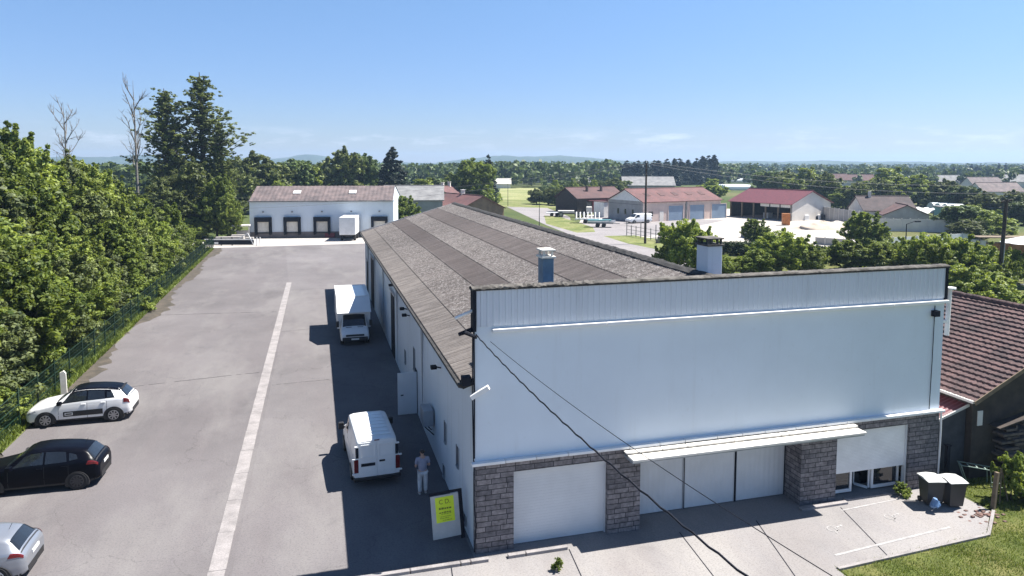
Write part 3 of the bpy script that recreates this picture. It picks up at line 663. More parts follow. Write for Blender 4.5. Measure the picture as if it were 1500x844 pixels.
# board with the yellow poster by the warehouse corner
bd = thing('notice_board', 'pale leaning board with handwritten fluorescent yellow poster at the warehouse corner', 'sign', (-.76, .82, .0), R(7))
g = MB(); TL = R(14)
def BP(x, z, o=0): return (x, math.sin(TL)*z-o*math.cos(TL), math.cos(TL)*z+o*math.sin(TL))
def plate(mb, x0, x1, z0, z1, o0, o1):
    mb.add([BP(x0, z0, o0), BP(x1, z0, o0), BP(x1, z1, o0), BP(x0, z1, o0), BP(x0, z0, o1), BP(x1, z0, o1), BP(x1, z1, o1), BP(x0, z1, o1)], [(0,3,2,1),(4,5,6,7),(0,1,5,4),(1,2,6,5),(2,3,7,6),(3,0,4,7)]); return mb
plate(MB(), -.48, .48, .22, 1.58, 0, .03).build('panel', 'board', bd)
fr = MB(); plate(fr, .49, .62, .1, 1.68, -.06, .02); plate(fr, -.5, .62, 1.6, 1.68, -.06, .0); fr.build('frame', 'dark', bd)  # dark strips along right and top stand in for the board's shadow
po = plate(MB(), -.33, .31, .72, 1.52, .032, .038).build('poster', 'poster', bd)
def text_part(body, x, z, size, parent, name='lettering', mat='ink', maxw=None):
    cu = bpy.data.curves.new(name, 'FONT'); cu.body = body; cu.size = size; cu.extrude = .002; cu.align_x = 'CENTER'
    o = bpy.data.objects.new('tmp', cu); COL.objects.link(o)
    dg = bpy.context.evaluated_depsgraph_get(); me = bpy.data.meshes.new_from_object(o.evaluated_get(dg)); bpy.data.objects.remove(o)
    q = bpy.data.objects.new(name, me); COL.objects.link(q); me.materials.clear(); me.materials.append(MT[mat])
    xs_ = [v.co.x for v in me.vertices]; wdt = max(xs_)-min(xs_)
    for v in me.vertices:
        X, Z, O = v.co.x*((maxw/wdt) if maxw else 1)+x, z+v.co.y, .042+v.co.z
        v.co = BP(X, Z, O)
    q.parent = parent; return q
text_part('C D.', -.01, 1.3, .2, po, maxw=.38)
for z, a, b in ((1.16, -.22, .22), (1.03, -.22, .19), (.98, -.15, .2), (.9, -.18, .2), (.85, -.2, .1), (.78, -.1, .2)):
    x = a; sq = MB()
    while x < b:
        L = rnd.uniform(.03, .09); h = .07 if z > 1.1 else .04 if z > 1 else .018
        plate(sq, x, min(x+L, b), z-h/2, z+h/2*rnd.uniform(.3, 1), .038, .042); x += L+.02
    sq.build('handwriting', 'ink', po)
# ------------------------------------------------------------------ vehicles: a lofted body and patches that lie on it
def smooth1(a, k=2):
    a = np.array(a, float)
    for _ in range(k):
        b = a.copy(); b[1:-1] = .25*a[:-2]+.5*a[1:-1]+.25*a[2:]; a = b
    return a
class Loft:
    def __init__(s, L, tab, sm=2):
        # tab rows: s, zbottom, zbelt, ztop, halfwidth, roof halfwidth
        t_ = np.array(tab, float); s.L = L; s.u = np.linspace(0, 1, 161)
        s.c = [smooth1(np.interp(s.u, t_[:, 0], t_[:, k]), sm) for k in range(1, 6)]
    def sec(s, u):
        zb, zl, zt, w_, wr = (float(np.interp(u, s.u, c)) for c in s.c)
        zs = zt-min(.07, .35*max(zt-zl, .0)+.02); h = zl-zb
        return [(0, zb), (w_*.82, zb), (w_*.96, zb+.07*h), (w_*1.0, zb+.42*h), (w_*.99, zb+.74*h), (w_*.955, zl), ((w_*.94+wr)/2+.012, (zl+zs)/2), (wr, zs), (wr*.78, zt-.018), (0, zt)]
    def P(s, u, tt):
        side = 1
        if tt > 9: tt, side = 18-tt, -1
        q = s.sec(u); k = np.arange(10); ys = np.array([a[0] for a in q]); zs = np.array([a[1] for a in q])
        return np.array((s.L/2-u*s.L, side*float(np.interp(tt, k, ys)), float(np.interp(tt, k, zs))))
    def body(s, name, mat, parent, nu=56):
        g = MB(); us = 0.5-0.5*np.cos(np.linspace(0, math.pi, nu)); us = .5*us+.5*np.linspace(0, 1, nu)
        ts = np.linspace(0, 18, 55)
        rows = [[s.P(u, t_) for t_ in ts] for u in us]; g.grid(rows)
        for u in (0, 1):
            o = len(g.v); g.v.extend(tuple(s.P(u, t_)) for t_ in ts); g.f.append(tuple(range(o, o+len(ts)-1)))
        o = g.build(name, mat, parent)
        bm = bmesh.new(); bm.from_mesh(o.data); bmesh.ops.remove_doubles(bm, verts=bm.verts[:], dist=.0005); bmesh.ops.recalc_face_normals(bm, faces=bm.faces[:]); bm.to_mesh(o.data); bm.free()
        for p in o.data.polygons: p.use_smooth = len(p.vertices) == 4
        return o
    def patch(s, mb, c, off=.006, n=10, side=0):
        # c: four (u,t) corners; side 0 = as given, 1 = both sides
        for sd in ((0, 1) if side else (0,)):
            rows = []
            for i in range(n+1):
                r_ = []
                for j in range(n+1):
                    a, b_ = i/n, j/n
                    u = (1-a)*(1-b_)*c[0][0]+a*(1-b_)*c[1][0]+a*b_*c[2][0]+(1-a)*b_*c[3][0]
                    t_ = (1-a)*(1-b_)*c[0][1]+a*(1-b_)*c[1][1]+a*b_*c[2][1]+(1-a)*b_*c[3][1]
                    p = s.P(u, t_); e = .004
                    du = s.P(min(u+e, 1), t_)-s.P(max(u-e, 0), t_); dt = s.P(u, min(t_+.05, 18))-s.P(u, max(t_-.05, 0))
                    nn = np.cross(du, dt); nn /= np.linalg.norm(nn)+1e-9
                    ctr = np.array((p[0], 0, .7)); 
                    if nn@(p-ctr) < 0: nn = -nn
                    q = p+nn*off
                    if sd: q = q*np.array((1, -1, 1))
                    r_.append(q)
                rows.append(r_)
            mb.grid(rows)
        return mb
def wheel(parent, x, y, r, wd, side, spokes=5, rimmat='rim'):
    w_ = MB().tube([(x, y-wd/2, r), (x, y-wd/2+.02, r), (x, y+wd/2-.02, r), (x, y+wd/2, r)], [r-.025, r, r, r-.025], 28).build('wheel', 'black', parent, smooth=False)
    yo = y+side*(wd/2+.004); g = MB()
    n = 28; R1, R2 = r*.68, r*.6
    ring = [[(x+R_*math.cos(2*math.pi*k/n), yo+side*dy, r+R_*math.sin(2*math.pi*k/n)) for k in range(n+1)] for R_, dy in ((R1, 0), (R1*.97, .006), (R2, .004))]
    g.grid(ring)
    for k in range(spokes):
        a = 2*math.pi*k/spokes+.3; d = (math.cos(a), 0, math.sin(a)); nrm = (-math.sin(a), 0, math.cos(a))
        g.obox((x+d[0]*R2*.52, yo, r+d[2]*R2*.52), d, R2*.52, (0, 1, 0), .006, nrm, r*.085)
    g.cyl((x, yo-.005, r), (x, yo+.007, r), r*.16, 12); g.build('rim', rimmat, w_)
def arches(parent, xs_, w_, r, zlo, mat='plastic', flat=True):
    for x in xs_:
        for sd in (-1, 1):
            g = MB(); n = 20; a0 = math.asin(max(-1, min(1, (zlo-r*.86)/(r*1.2))))
            K_ = 1.3 if flat == 'wide' else 1.2
            pts = [(x+r*K_*math.cos(a), sd*(w_), r*.86+r*K_*math.sin(a)) for a in np.linspace(a0, math.pi-a0, n)]
            pts2 = [(p[0], sd*(w_-.25), p[2]) for p in pts]
            g.add(pts, [tuple(range(n))]); g.grid([pts, pts2]); g.build('wheel_arch', mat, parent)
HATCH = [(0, .42, .55, .60, .60, .5), (.012, .26, .58, .68, .74, .62), (.05, .2, .66, .80, .84, .74), (.12, .18, .76, .91, .885, .78), (.22, .18, .86, .98, .895, .79), (.285, .18, .92, 1.03, .895, .77), (.32, .18, .94, 1.1, .895, .71), (.40, .18, .955, 1.36, .895, .635), (.46, .18, .965, 1.475, .895, .62), (.56, .18, .975, 1.51, .895, .625), (.68, .18, .985, 1.49, .895, .61), (.78, .18, .995, 1.45, .892, .6), (.87, .19, 1.0, 1.38, .875, .58), (.9, .2, 1.0, 1.32, .865, .585), (.965, .26, .96, 1.03, .82, .66), (.985, .3, .88, .95, .78, .66), (1, .36, .78, .84, .7, .6)]
def hatch(name, label, loc, rz, paint, L=4.45, zs=1.0, roof=None, tail='round', cladding=False, rims=5, rimmat='rim', group='cars parked along the fence'):
    c = thing(name, label, 'car', loc, rz, group)
    tab = [(r_[0],)+tuple(v*zs for v in r_[1:4])+r_[4:] for r_ in HATCH]
    lf = Loft(L, tab, 2); lf.body('body', paint, c)
    g = MB(); lf.patch(g, [(.300, 7.25), (.425, 7.35), (.425, 10.65), (.300, 10.75)], .006); g.build('windscreen', 'glass', c)
    g = MB(); lf.patch(g, [(.895, 7.2), (.957, 7.0), (.957, 11.0), (.895, 10.8)], .008); g.build('rear_window', 'glass', c)
    for nm, cs in (('side_window', [(.335, 5.25), (.43, 6.75), (.575, 6.85), (.575, 5.2)]), ('side_window', [(.59, 5.2), (.59, 6.85), (.74, 6.75), (.755, 5.25)]), ('quarter_window', [(.77, 5.35), (.765, 6.6), (.82, 6.35), (.835, 5.6)])):
        for sd in (0, 1):
            g = MB(); cc = cs if not sd else [(u, 18-t_) for u, t_ in cs]; lf.patch(g, cc, .006); g.build(nm, 'glass', c)
    if roof:
        g = MB(); lf.patch(g, [(.43, 6.9), (.43, 11.1), (.885, 11.1), (.885, 6.9)], .005, 18); g.build('roof', roof, c)
    mir = lambda q, sd: [(u, 18-t_) for u, t_ in q] if sd else q
    for sd in (0, 1):
        g = MB()
        for u in (.315, .582, .765): lf.patch(g, mir([(u, 2.0), (u+.003, 2.0), (u+.003, 5.1), (u, 5.1)], sd), .002, 8)
        lf.patch(g, mir([(.315, 1.9), (.77, 1.9), (.77, 2.0), (.315, 2.0)], sd), .002, 12); g.build('door_gaps', 'plastic', c)
        g = MB(); lf.patch(g, mir([(.03, 1.0), (.03, 2.2), (.97, 2.2), (.97, 1.0)], sd), .004, 24); g.build('lower_trim', 'plastic', c)
        if roof: g = MB(); lf.patch(g, mir([(.325, 5.05), (.42, 7.0), (.80, 6.95), (.845, 5.3)], sd), .003, 16); g.build('window_surround', roof, c)
    g = MB(); lf.patch(g, [(.965, 6.4), (.972, 6.4), (.972, 11.6), (.965, 11.6)], .003, 10); g.build('tailgate_gap', 'plastic', c)
    g = MB(); g.box(-L/2-.012, -L/2+.1, -.62, .62, .3*zs, .5*zs) ; g.build('rear_bumper_insert', 'plastic', c)
    if cladding:
        for sd in (0, 1):
            g = MB(); lf.patch(g, mir([(.36, 2.6), (.36, 3.45), (.73, 3.45), (.73, 2.6)], sd), .012, 14); cl_ = g.build('door_cladding', 'plastic', c)
            g = MB(); lf.patch(g, mir([(.375, 2.8), (.375, 3.25), (.45, 3.25), (.45, 2.8)], sd), .016, 6); g.build('cladding_frame', 'rail', cl_)
            g = MB(); lf.patch(g, mir([(.383, 2.92), (.383, 3.13), (.442, 3.13), (.442, 2.92)], sd), .019, 6); g.build('cladding_frame_centre', 'plastic', cl_)
    for sd in (0, 1):
        f = (lambda q: [(u, 18-t_) for u, t_ in q]) if sd else (lambda q: q)
        lo = [(.925, 4.2), (.925, 5.25), (.972, 5.3), (.985, 4.2)] if tail == 'round' else [(.90, 4.45), (.915, 5.15), (.985, 5.5), (.985, 4.6)]
        g = MB(); lf.patch(g, f(lo), .014, 8); g.build('tail_lamp', 'tail', c)
        g = MB(); lf.patch(g, f([(.03, 4.2), (.028, 5.0), (.10, 5.2), (.11, 4.6)]), .008, 8); g.build('headlamp', 'head', c)
        g = MB(); y = .96*(-1 if sd else 1); g.bbox(L*.5-.355*L, L*.5-.31*L, min(y-.12, y+.1), max(y-.12, y+.1), .93*zs, 1.08*zs, .04); g.bar((L*.5-.33*L, y*.88, .98*zs), (L*.5-.33*L, y, .99*zs), .05); g.build('mirror', roof or paint, c)
        for u in (.55, .735):
            p = lf.P(u, 4.55 if not sd else 18-4.55); g = MB(); g.bbox(p[0]-.1, p[0]+.1, p[1]-.012, p[1]+.03*(1 if not sd else -1) if not sd else p[1]+.012, p[2]-.018, p[2]+.018, .006); g.build('door_handle', paint, c)
    g = MB(); g.box(-L/2-.02, -L/2+.05, -.26, .26, .70*zs, .80*zs); g.build('number_plate', 'plate', c)
    r = .35; xf, xr = L/2-.195*L, -L/2+.17*L
    arches(c, (xf, xr), .9, r, .16, 'plastic', 'wide' if cladding else True)
    for x in (xf, xr):
        for sd in (-1, 1): wheel(c, x, sd*.80, r, .22, sd, rims, rimmat)
    g = MB(); g.bar((-.35*L, 0, 1.42*zs), (-.37*L, 0, 1.6*zs), .012) if tail != 'round' else g.bbox(-L*.405, -L*.385, -.5, .5, 1.335*zs, 1.36*zs, .008); g.build('aerial' if tail != 'round' else 'spoiler', 'plastic', c)
    return c
hatch('white_hatchback', 'white hatchback with black roof and black door cladding', (-15.95, 17.1, 0), R(180), 'paintwhite', 4.6, 1.12, roof='paintblack', cladding=True, rims=8)
hatch('black_hatchback', 'black hatchback parked between the white and the silver car', (-15.3, 9.45, 0), R(180-1.5), 'paintblack', 4.55, 1.07, tail='slim', rims=10, rimmat='darkrim')
hatch('silver_hatchback', 'silver hatchback at the lower left edge, only its rear showing', (-15.55, 2.75, 0), R(180), 'paintsilver', 4.5, 1.0, tail='slim', rims=6)

VANT = [(0, .5, .7, .74, .72, .6), (.02, .32, .8, .88, .84, .7), (.07, .28, .9, 1.02, .89, .76), (.14, .26, 1.0, 1.12, .9, .78), (.2, .26, 1.08, 1.25, .905, .77), (.28, .26, 1.1, 1.66, .91, .73), (.34, .26, 1.12, 1.9, .915, .74), (.42, .26, 1.12, 1.95, .92, .76), (.9, .26, 1.12, 1.93, .92, .76), (.97, .28, 1.12, 1.91, .915, .755), (.985, .3, 1.12, 1.89, .9, .745), (1, .32, 1.12, 1.86, .885, .735)]
def van(label, loc, rz, group=None):
    L = 4.9; c = thing('white_van', label, 'van', loc, rz, group); lf = Loft(L, VANT, 1); lf.body('body', 'vanwhite', c)
    g = MB(); lf.patch(g, [(.195, 7.2), (.325, 7.35), (.325, 10.65), (.195, 10.8)], .006); g.build('windscreen', 'glass', c)
    for sd in (0, 1):
        f = (lambda q: [(u, 18-t_) for u, t_ in q]) if sd else (lambda q: q)
        s_ = -1 if sd else 1
        g = MB(); lf.patch(g, f([(.235, 5.2), (.315, 6.7), (.44, 6.75), (.44, 5.2)]), .006); g.build('side_window', 'glass', c)
        g = MB()
        for u in (.225, .455, .7): lf.patch(g, f([(u, 2.0), (u+.003, 2.0), (u+.003, 6.6), (u, 6.6)]), .002, 8)
        lf.patch(g, f([(.46, 4.9), (.97, 4.9), (.97, 4.95), (.46, 4.95)]), .002, 10); g.build('panel_gaps', 'plastic', c)
        g = MB(); y = 1.06*s_; g.bbox(L*.5-.265*L, L*.5-.225*L, min(y-.13, y+.1), max(y-.13, y+.1), 1.08, 1.38, .04); g.bar((L*.5-.245*L, .88*s_, 1.15), (L*.5-.245*L, y, 1.2), .06); g.build('mirror', 'plastic', c)
        g = MB(); g.bbox(-L/2-.015, -L/2+.14, s_*.80-.085, s_*.80+.085, .62, 1.16, .02); g.build('tail_lamp', 'tail', c)
        g = MB(); g.bbox(-L/2-.012, -L/2+.1, s_*.765-.06, s_*.765+.06, 1.2, 1.62, .02); g.build('rear_pillar_glass', 'glass', c)
        g = MB(); lf.patch(g, f([(.03, 4.0), (.03, 5.0), (.12, 5.2), (.12, 4.4)]), .008, 8); g.build('headlamp', 'head', c)
        for z in (.58, 1.18, 1.66):
            g = MB(); g.bbox(-L/2-.05, -L/2+.03, s_*(.9 if z < 1.4 else .8)-.06, s_*(.9 if z < 1.4 else .8)+.06, z-.025, z+.025, .01); g.build('hinge', 'white', c)
    for s_ in (-1, 1):
        d = MB().bbox(-L/2-.02, -L/2+.02, min(s_*.008, s_*.70), max(s_*.008, s_*.70), .42, 1.80, .012).build('rear_door', 'vanwhite', c)
        g = MB(); x = -L/2-.028
        for a, b_ in (((.08, 1.22), (.62, 1.22)), ((.08, 1.7), (.62, 1.7)), ((.08, 1.22), (.08, 1.7)), ((.62, 1.22), (.62, 1.7))): g.bar((x, s_*a[0], a[1]), (x, s_*b_[0], b_[1]), .022, .022)
        g.bar((x+.005, s_*.04, .62), (x+.005, s_*.68, .62), .015, .02); g.build('door_pressing', 'vanwhite', d)
    MB().bbox(-L/2-.035, -L/2-.015, .08, .62, .86, .98, .005).build('plate_recess', 'plastic', c)
    MB().box(-L/2-.04, -L/2-.03, .1, .58, .875, .965).build('number_plate', 'dark', c)
    MB().bbox(-L/2-.05, -L/2-.015, -.3, -.08, .99, 1.06, .01).build('door_handle', 'plastic', c)
    MB().bbox(-L/2-.09, -L/2+.1, -.9, .9, .3, .44, .03).build('rear_bumper', 'plastic', c)
    MB().bbox(-L/2-.01, -L/2+.05, -.1, .1, 1.83, 1.87, .01).build('brake_lamp', 'tail', c)
    g = MB()
    for i in range(7): g.bar((-L/2+.35+i*.38, -.6, 1.945), (-L/2+.35+i*.38, .6, 1.945), .05, .012)
    g.build('roof_ribs', 'vanwhite', c)
    arches(c, (L/2-.95, -L/2+.95), .925, .33, .24)
    for x in (L/2-.95, -L/2+.95):
        for sd in (-1, 1): wheel(c, x, sd*.83, .33, .22, sd, 6, 'grey')
    return c
va = van('white panel van with closed rear doors parked half in the warehouse shade', (-2.76, 8.2, 0), R(93))
# box truck facing the camera
def box_truck():
    c = thing('box_truck', 'white box truck with sloped box front, facing the street beside the warehouse', 'truck', (-2.28, 27.85, 0), R(-90))
    CAB = [(0, .45, .72, .78, .84, .72), (.03, .34, .8, .9, .95, .82), (.14, .3, .95, 1.08, .98, .86), (.3, .3, 1.02, 1.22, .985, .84), (.5, .3, 1.05, 1.72, .985, .8), (.66, .3, 1.06, 2.02, .985, .8), (.85, .3, 1.06, 2.08, .985, .8), (1, .3, 1.06, 2.08, .98, .8)]
    Lc = 2.2; lf = Loft(Lc, CAB, 1); cab = lf.body('cab', 'vanwhite', c); cab.location = (-Lc/2, 0, 0)
    def cp(cs, nm, mat, off=.006, n=10, side=0):
        g = MB(); lf.patch(g, cs, off, n, side); o = g.build(nm, mat, cab); return o
    cp([(.31, 7.15), (.62, 7.3), (.62, 10.7), (.31, 10.85)], 'windscreen', 'glass')
    for sd in (0, 1):
        f = (lambda q: [(u, 18-t_) for u, t_ in q]) if sd else (lambda q: q); s_ = -1 if sd else 1
        cp(f([(.42, 5.2), (.6, 6.7), (.82, 6.75), (.82, 5.2)]), 'side_window', 'glass')
        cp(f([(.03, 4.2), (.035, 5.0), (.2, 5.1), (.2, 4.4)]), 'headlamp', 'head', .008)
        MB().bbox(-.02, .2, s_*1.14-.1, s_*1.14+.1, 1.15, 1.55, .04).build('mirror', 'plastic', cab)
        cp(f([(.25, 8.1), (.25, 8.7), (.28, 8.7), (.28, 8.1)]), 'bonnet_vent', 'plastic')
    MB().bbox(Lc/2-.22, Lc/2+.03, -.86, .86, .34, .62, .06).build('bumper', 'plastic', cab)
    MB().bbox(Lc/2-.02, Lc/2+.02, -.62, .62, .66, .8, .02).build('grille', 'plastic', cab)
    MB().box(Lc/2+.03, Lc/2+.04, -.26, .26, .42, .53).build('number_plate', 'plate', cab)
    w_ = 1.14
    g = MB(); g.prism([(-1.35, .95), (-1.35, 2.12), (-.85, 2.14), (-2.35, 3.02), (-7.2, 3.02), (-7.2, .95)], 'y', -w_, w_); bx = g.build('box', 'vanwhite', c)
    g = MB()
    for a, b_ in (((-.85, 2.14), (-2.35, 3.03)), ((-2.35, 3.03), (-7.2, 3.03))):
        for s_ in (-1, 1): g.bar((a[0], s_*w_, a[1]), (b_[0], s_*w_, b_[1]), .06, .05)
    g.bar((-2.35, -w_, 3.03), (-2.35, w_, 3.03), .05, .03); g.bar((-7.2, -w_, 3.03), (-7.2, w_, 3.03), .06, .05)
    for s_ in (-1, 1):
        for x in (-2.4, -4.8, -7.15): g.bar((x, s_*w_, .97), (x, s_*w_, 3.0), .05, .04)
    g.build('edge_trim', 'rail', bx)
    MB().box(-7.1, -1.2, -.5, .5, .6, .95).build('chassis', 'plastic', c)
    for x in (-.75, -5.3):
        for sd in (-1, 1): wheel(c, x, sd*.86, .36, .24, sd, 6, 'grey')
    return c
box_truck()

# ------------------------------------------------------------------ the man, seen from behind
def skinned(name, verts, edges, radii, mat, parent, sub=2):
    me = bpy.data.meshes.new(name); me.from_pydata(verts, edges, []); me.update()
    o = bpy.data.objects.new(name, me); COL.objects.link(o)
    md = o.modifiers.new('s', 'SKIN'); md.use_smooth_shade = True
    for i, sv in enumerate(me.skin_vertices[0].data):
        r = radii[i]; sv.radius = r if hasattr(r, '__len__') else (r, r)
    me.skin_vertices[0].data[0].use_root = True
    o.modifiers.new('d', 'SUBSURF').levels = sub
    dg = bpy.context.evaluated_depsgraph_get(); m2 = bpy.data.meshes.new_from_object(o.evaluated_get(dg)); bpy.data.objects.remove(o)
    q = bpy.data.objects.new(name, m2); COL.objects.link(q); m2.materials.clear(); m2.materials.append(MT[mat]); q.parent = parent
    for p in m2.polygons: p.use_smooth = True
    return q
def man():
    V, E_, RR = [], [], []
    def j(co, r, par=None):
        V.append(co); RR.append(r); i = len(V)-1
        if par is not None: E_.append((par, i))
        return i
    pel = j((0, 0, .93), (.15, .11)); wa = j((0, .0, 1.1), (.14, .105), pel); chs = j((0, .015, 1.3), (.165, .115), wa); up = j((0, .0, 1.42), (.13, .095), chs)
    nk = j((0, .015, 1.51), (.055, .06), up); hd0 = j((0, .03, 1.575), (.07, .082), nk); hd = j((0, .035, 1.66), (.077, .095), hd0); j((0, .03, 1.735), (.06, .07), hd)
    for s_ in (-1, 1):
        st_ = .05 if s_ > 0 else 0
        hp = j((s_*.095, 0, .87), .093, pel); kn = j((s_*.11, .02, .48), .062, hp); an = j((s_*.115, -.02+st_, .09), .045, kn); j((s_*.13, .11+st_, .045), .04, an)
        sh = j((s_*.195, 0, 1.40), .062, up); el = j((s_*.265, -.02, 1.13), .043, sh); wr = j((s_*.225, .19, 1.06), .032, el); j((s_*.21, .25, 1.05), (.028, .038), wr)
    bits = [skinned('person', V, E_, RR, 'skin', None)]
    g = MB(); g.tube([(0, .118, 1.66), (0, .148, 1.632), (0, .12, 1.622)], [.011, .017, .01], 6)
    for s_ in (-1, 1): g.tube([(s_*.076, .015, 1.625), (s_*.09, .005, 1.66), (s_*.082, .012, 1.69)], [.01, .017, .011], 6)
    bits.append(g.build('tmp', 'skin', smooth=True))
    for s_ in (-1, 1):
        for k, (dx, L) in enumerate(((-.026, .07), (-.009, .082), (.009, .077), (.025, .06))):
            x0 = s_*.21+dx; bits.append(skinned('tmp', [(x0, .26, 1.05), (x0, .26+L*.6, 1.047), (x0-s_*.004, .26+L, 1.02)], [(0, 1), (1, 2)], [.0095, .009, .0075], 'skin', None, 1))
        bits.append(skinned('tmp', [(s_*.185, .25, 1.055), (s_*.165, .28, 1.06), (s_*.16, .31, 1.05)], [(0, 1), (1, 2)], [.012, .011, .009], 'skin', None, 1))
    bm = bmesh.new()
    for o in bits: bm.from_mesh(o.data)
    p = bits[0]; bm.to_mesh(p.data); bm.free()
    for o in bits[1:]: bpy.data.objects.remove(o)
    for q in p.data.polygons: q.use_smooth = True
    p.location = (-1.03, 4.6, 0); p.rotation_euler = (0, 0, R(4)); tag(p, 'man walking away in pale shirt and pale trousers beside the warehouse wall', 'person')
    for s_ in (-1, 1): MB().cyl((s_*.03, .115, 1.668), (s_*.03, .125, 1.668), .011, 8).build('eye', 'dark', p)
    MB().bbox(-.025, .025, .122, .128, 1.598, 1.606, .002).build('mouth', 'tail', p)
    skinned('hair', [(0, -.005, 1.6), (0, -.012, 1.68), (0, .018, 1.745)], [(0, 1), (1, 2)], [(.074, .085), (.088, .098), (.07, .082)], 'hair', p)
    V.clear(); E_.clear(); RR.clear()
    pel = j((0, 0, .90), (.185, .145)); wa = j((0, .0, 1.08), (.178, .138), pel); chs = j((0, .01, 1.3), (.195, .14), wa); up = j((0, -.005, 1.425), (.15, .108), chs); j((0, .005, 1.485), (.075, .07), up)
    for s_ in (-1, 1):
        sh = j((s_*.2, 0, 1.405), .078, up); j((s_*.252, -.015, 1.2), .07, sh)
    skinned('shirt', V, E_, RR, 'shirt', p)
    V.clear(); E_.clear(); RR.clear()
    pel = j((0, 0, .95), (.165, .125))
    for s_ in (-1, 1):
        hp = j((s_*.098, 0, .86), .112, pel); kn = j((s_*.112, .015, .48), .088, hp); j((s_*.115, -.02+(.05 if s_ > 0 else 0), .1), .078, kn)
    skinned('trousers', V, E_, RR, 'trouser', p)
    for s_ in (-1, 1):
        y = .05 if s_ > 0 else 0
        skinned('shoe', [(s_*.115, y-.07, .05), (s_*.12, y+.03, .052), (s_*.135, y+.16, .04)], [(0, 1), (1, 2)], [.047, .05, .04], 'shoe', p, 2)
man()
# ------------------------------------------------------------------ boundary fence on the left
fe = thing('mesh_fence', 'long dark green wire mesh fence along the left edge of the asphalt yard', 'fence')
pm = MB(); Lp, Hp = 2.55, 1.75
for i in range(26): x = i*Lp/25; pm.box(x-.004, x+.004, -.004, .004, .05, Hp)
for i in range(10): z = .08+i*(Hp-.1)/9; pm.box(0, Lp, -.004, .004, z-.004, z+.004)
for z in (.08, .6, 1.15, Hp): pm.box(0, Lp, -.014, .014, z-.012, z+.012)
po_ = MB().bbox(-.035, .035, -.035, .035, -.05, 1.95, .006).build('post', 'green', fe)
pa_ = pm.build('mesh_panel', 'green', fe)
y = 6.3; first = True
while y < 91:
    if first: a, b = po_, pa_
    else:
        a, b = po_.copy(), pa_.copy(); COL.objects.link(a); COL.objects.link(b)
    a.location = (FX(y), y, 0); b.location = (FX(y), y, 0); b.rotation_euler = (0, 0, R(90.8)); first = False; y += Lp
solo('marker_post', MB().add([], []).prism([(-.14, 0), (.14, 0), (.12, 1.25), (.02, 1.4), (-.16, 1.3)], 'y', -.08, .08), 'cream', 'pale concrete post standing by the fence behind the white hatchback', 'post', (-18.05, 21.2, 0), R(8))

# ------------------------------------------------------------------ loading dock building, a little turned
A, B = np.array((-15.4, 104.9)), np.array((8.1, 100.7)); DL = float(np.linalg.norm(B-A)); DA = math.atan2(B[1]-A[1], B[0]-A[0])
dk = thing('loading_dock_building', 'white low warehouse with five black-framed loading docks under mauve sheet roof', 'warehouse', (A[0], A[1], 0), DA)
g = MB(); g.box(0, DL, 0, 18, 1.0, 6.2); g.build('wall', 'facade', dk)
MB().box(0, DL, -.08, 0, -.02, 1.0).build('plinth', 'plinth', dk)
g = MB()
for i in range(12):
    P = []
    for u in np.linspace(-.35, 5.2, 7): P.append([(x, u, 6.25+(u+.35)*.42+.02*math.sin(x*9)+(.02 if i % 2 else 0)) for x in np.linspace(i*DL/12-.0, (i+1)*DL/12, 12)])
    g.grid(P)
g.build('roof_slope', 'mauveroof', dk)
MB().quad((-.1, 5.2, 8.57), (DL+.1, 5.2, 8.57), (DL+.1, 18.2, 6.2), (-.1, 18.2, 6.2)).build('far_roof_slope', 'mauveroof', dk)
for x in (0, DL-.1): MB().prism([(0, 6.2), (18, 6.2), (5.2, 8.5)], 'x', x, x+.1).build('gable', 'facade', dk)
g = MB(); g.box(-.2, DL+.2, -.45, -.3, 6.1, 6.24); g.build('eave_gutter', 'grey', dk)
for u in (.315, .735):
    MB().obox((u*DL*.94+.3, 2.6, 7.62), (1, 0, 0), .6, (0, 1, .42), .55, (0, -.42, 1), .05).build('rooflight', 'white', dk)
for k, fx in enumerate((386, 428.5, 472, 515, 556)):
    gg = ray(fx, 330); s = (A[1]-CAM[1]+(CAM[0]-A[0])*0)  # find where the view line meets the wall line
    d2 = np.array((gg[0], gg[1])); nn = np.array((-(B-A)[1], (B-A)[0])); tt_ = ((A-CAM[:2])@nn)/(d2@nn); xl = float((CAM[:2]+d2*tt_-A)@((B-A)/DL))
    ds = MB(); w2 = 1.38
    ds.box(xl-w2, xl-w2+.42, -.5, -.01, .6, 3.45); ds.box(xl+w2-.42, xl+w2, -.5, -.01, .6, 3.45); ds.box(xl-w2, xl+w2, -.55, -.01, 2.75, 3.5)
    s_ = ds.build('dock_shelter', 'dark', dk)
    slats(xl-w2+.42, xl+w2-.42, -.06, .95, 2.75, .45, .01).build('dock_door', 'cream', s_)
    MB().box(xl-.9, xl+.9, -.3, -.09, .78, .93).build('dock_leveller', 'plastic', s_)
    MB().box(xl-w2+.05, xl-w2+.3, -.62, -.5, .5, .85).box(xl+w2-.3, xl+w2-.05, -.62, -.5, .5, .85).build('bumper_block', 'black', s_)
    MB().box(xl-.12, xl+.12, -.16, -.01, 4.3, 4.5).build('dock_lamp', 'grey', dk)
    if k == 3: xt = xl
xr = DL*.52
MB().box(xr, xr+1.6, -.5, -.1, .0, .75).build('red_step', M('dull_red_block', (.2, .05, .06), scale=2, rough=.8), dk)
ca, sa = math.cos(DA), math.sin(DA)
def dock_loc(x, y): return (A[0]+x*ca-y*sa, A[1]+x*sa+y*ca, 0)
tr = thing('trailer', 'white box trailer backed against the fourth loading dock', 'trailer', dock_loc(xt+.1, -.6), DA)
g = MB(); g.bbox(-1.28, 1.28, -5.6, 0, 1.0, 3.85, .04); g.build('box', 'vanwhite', tr)
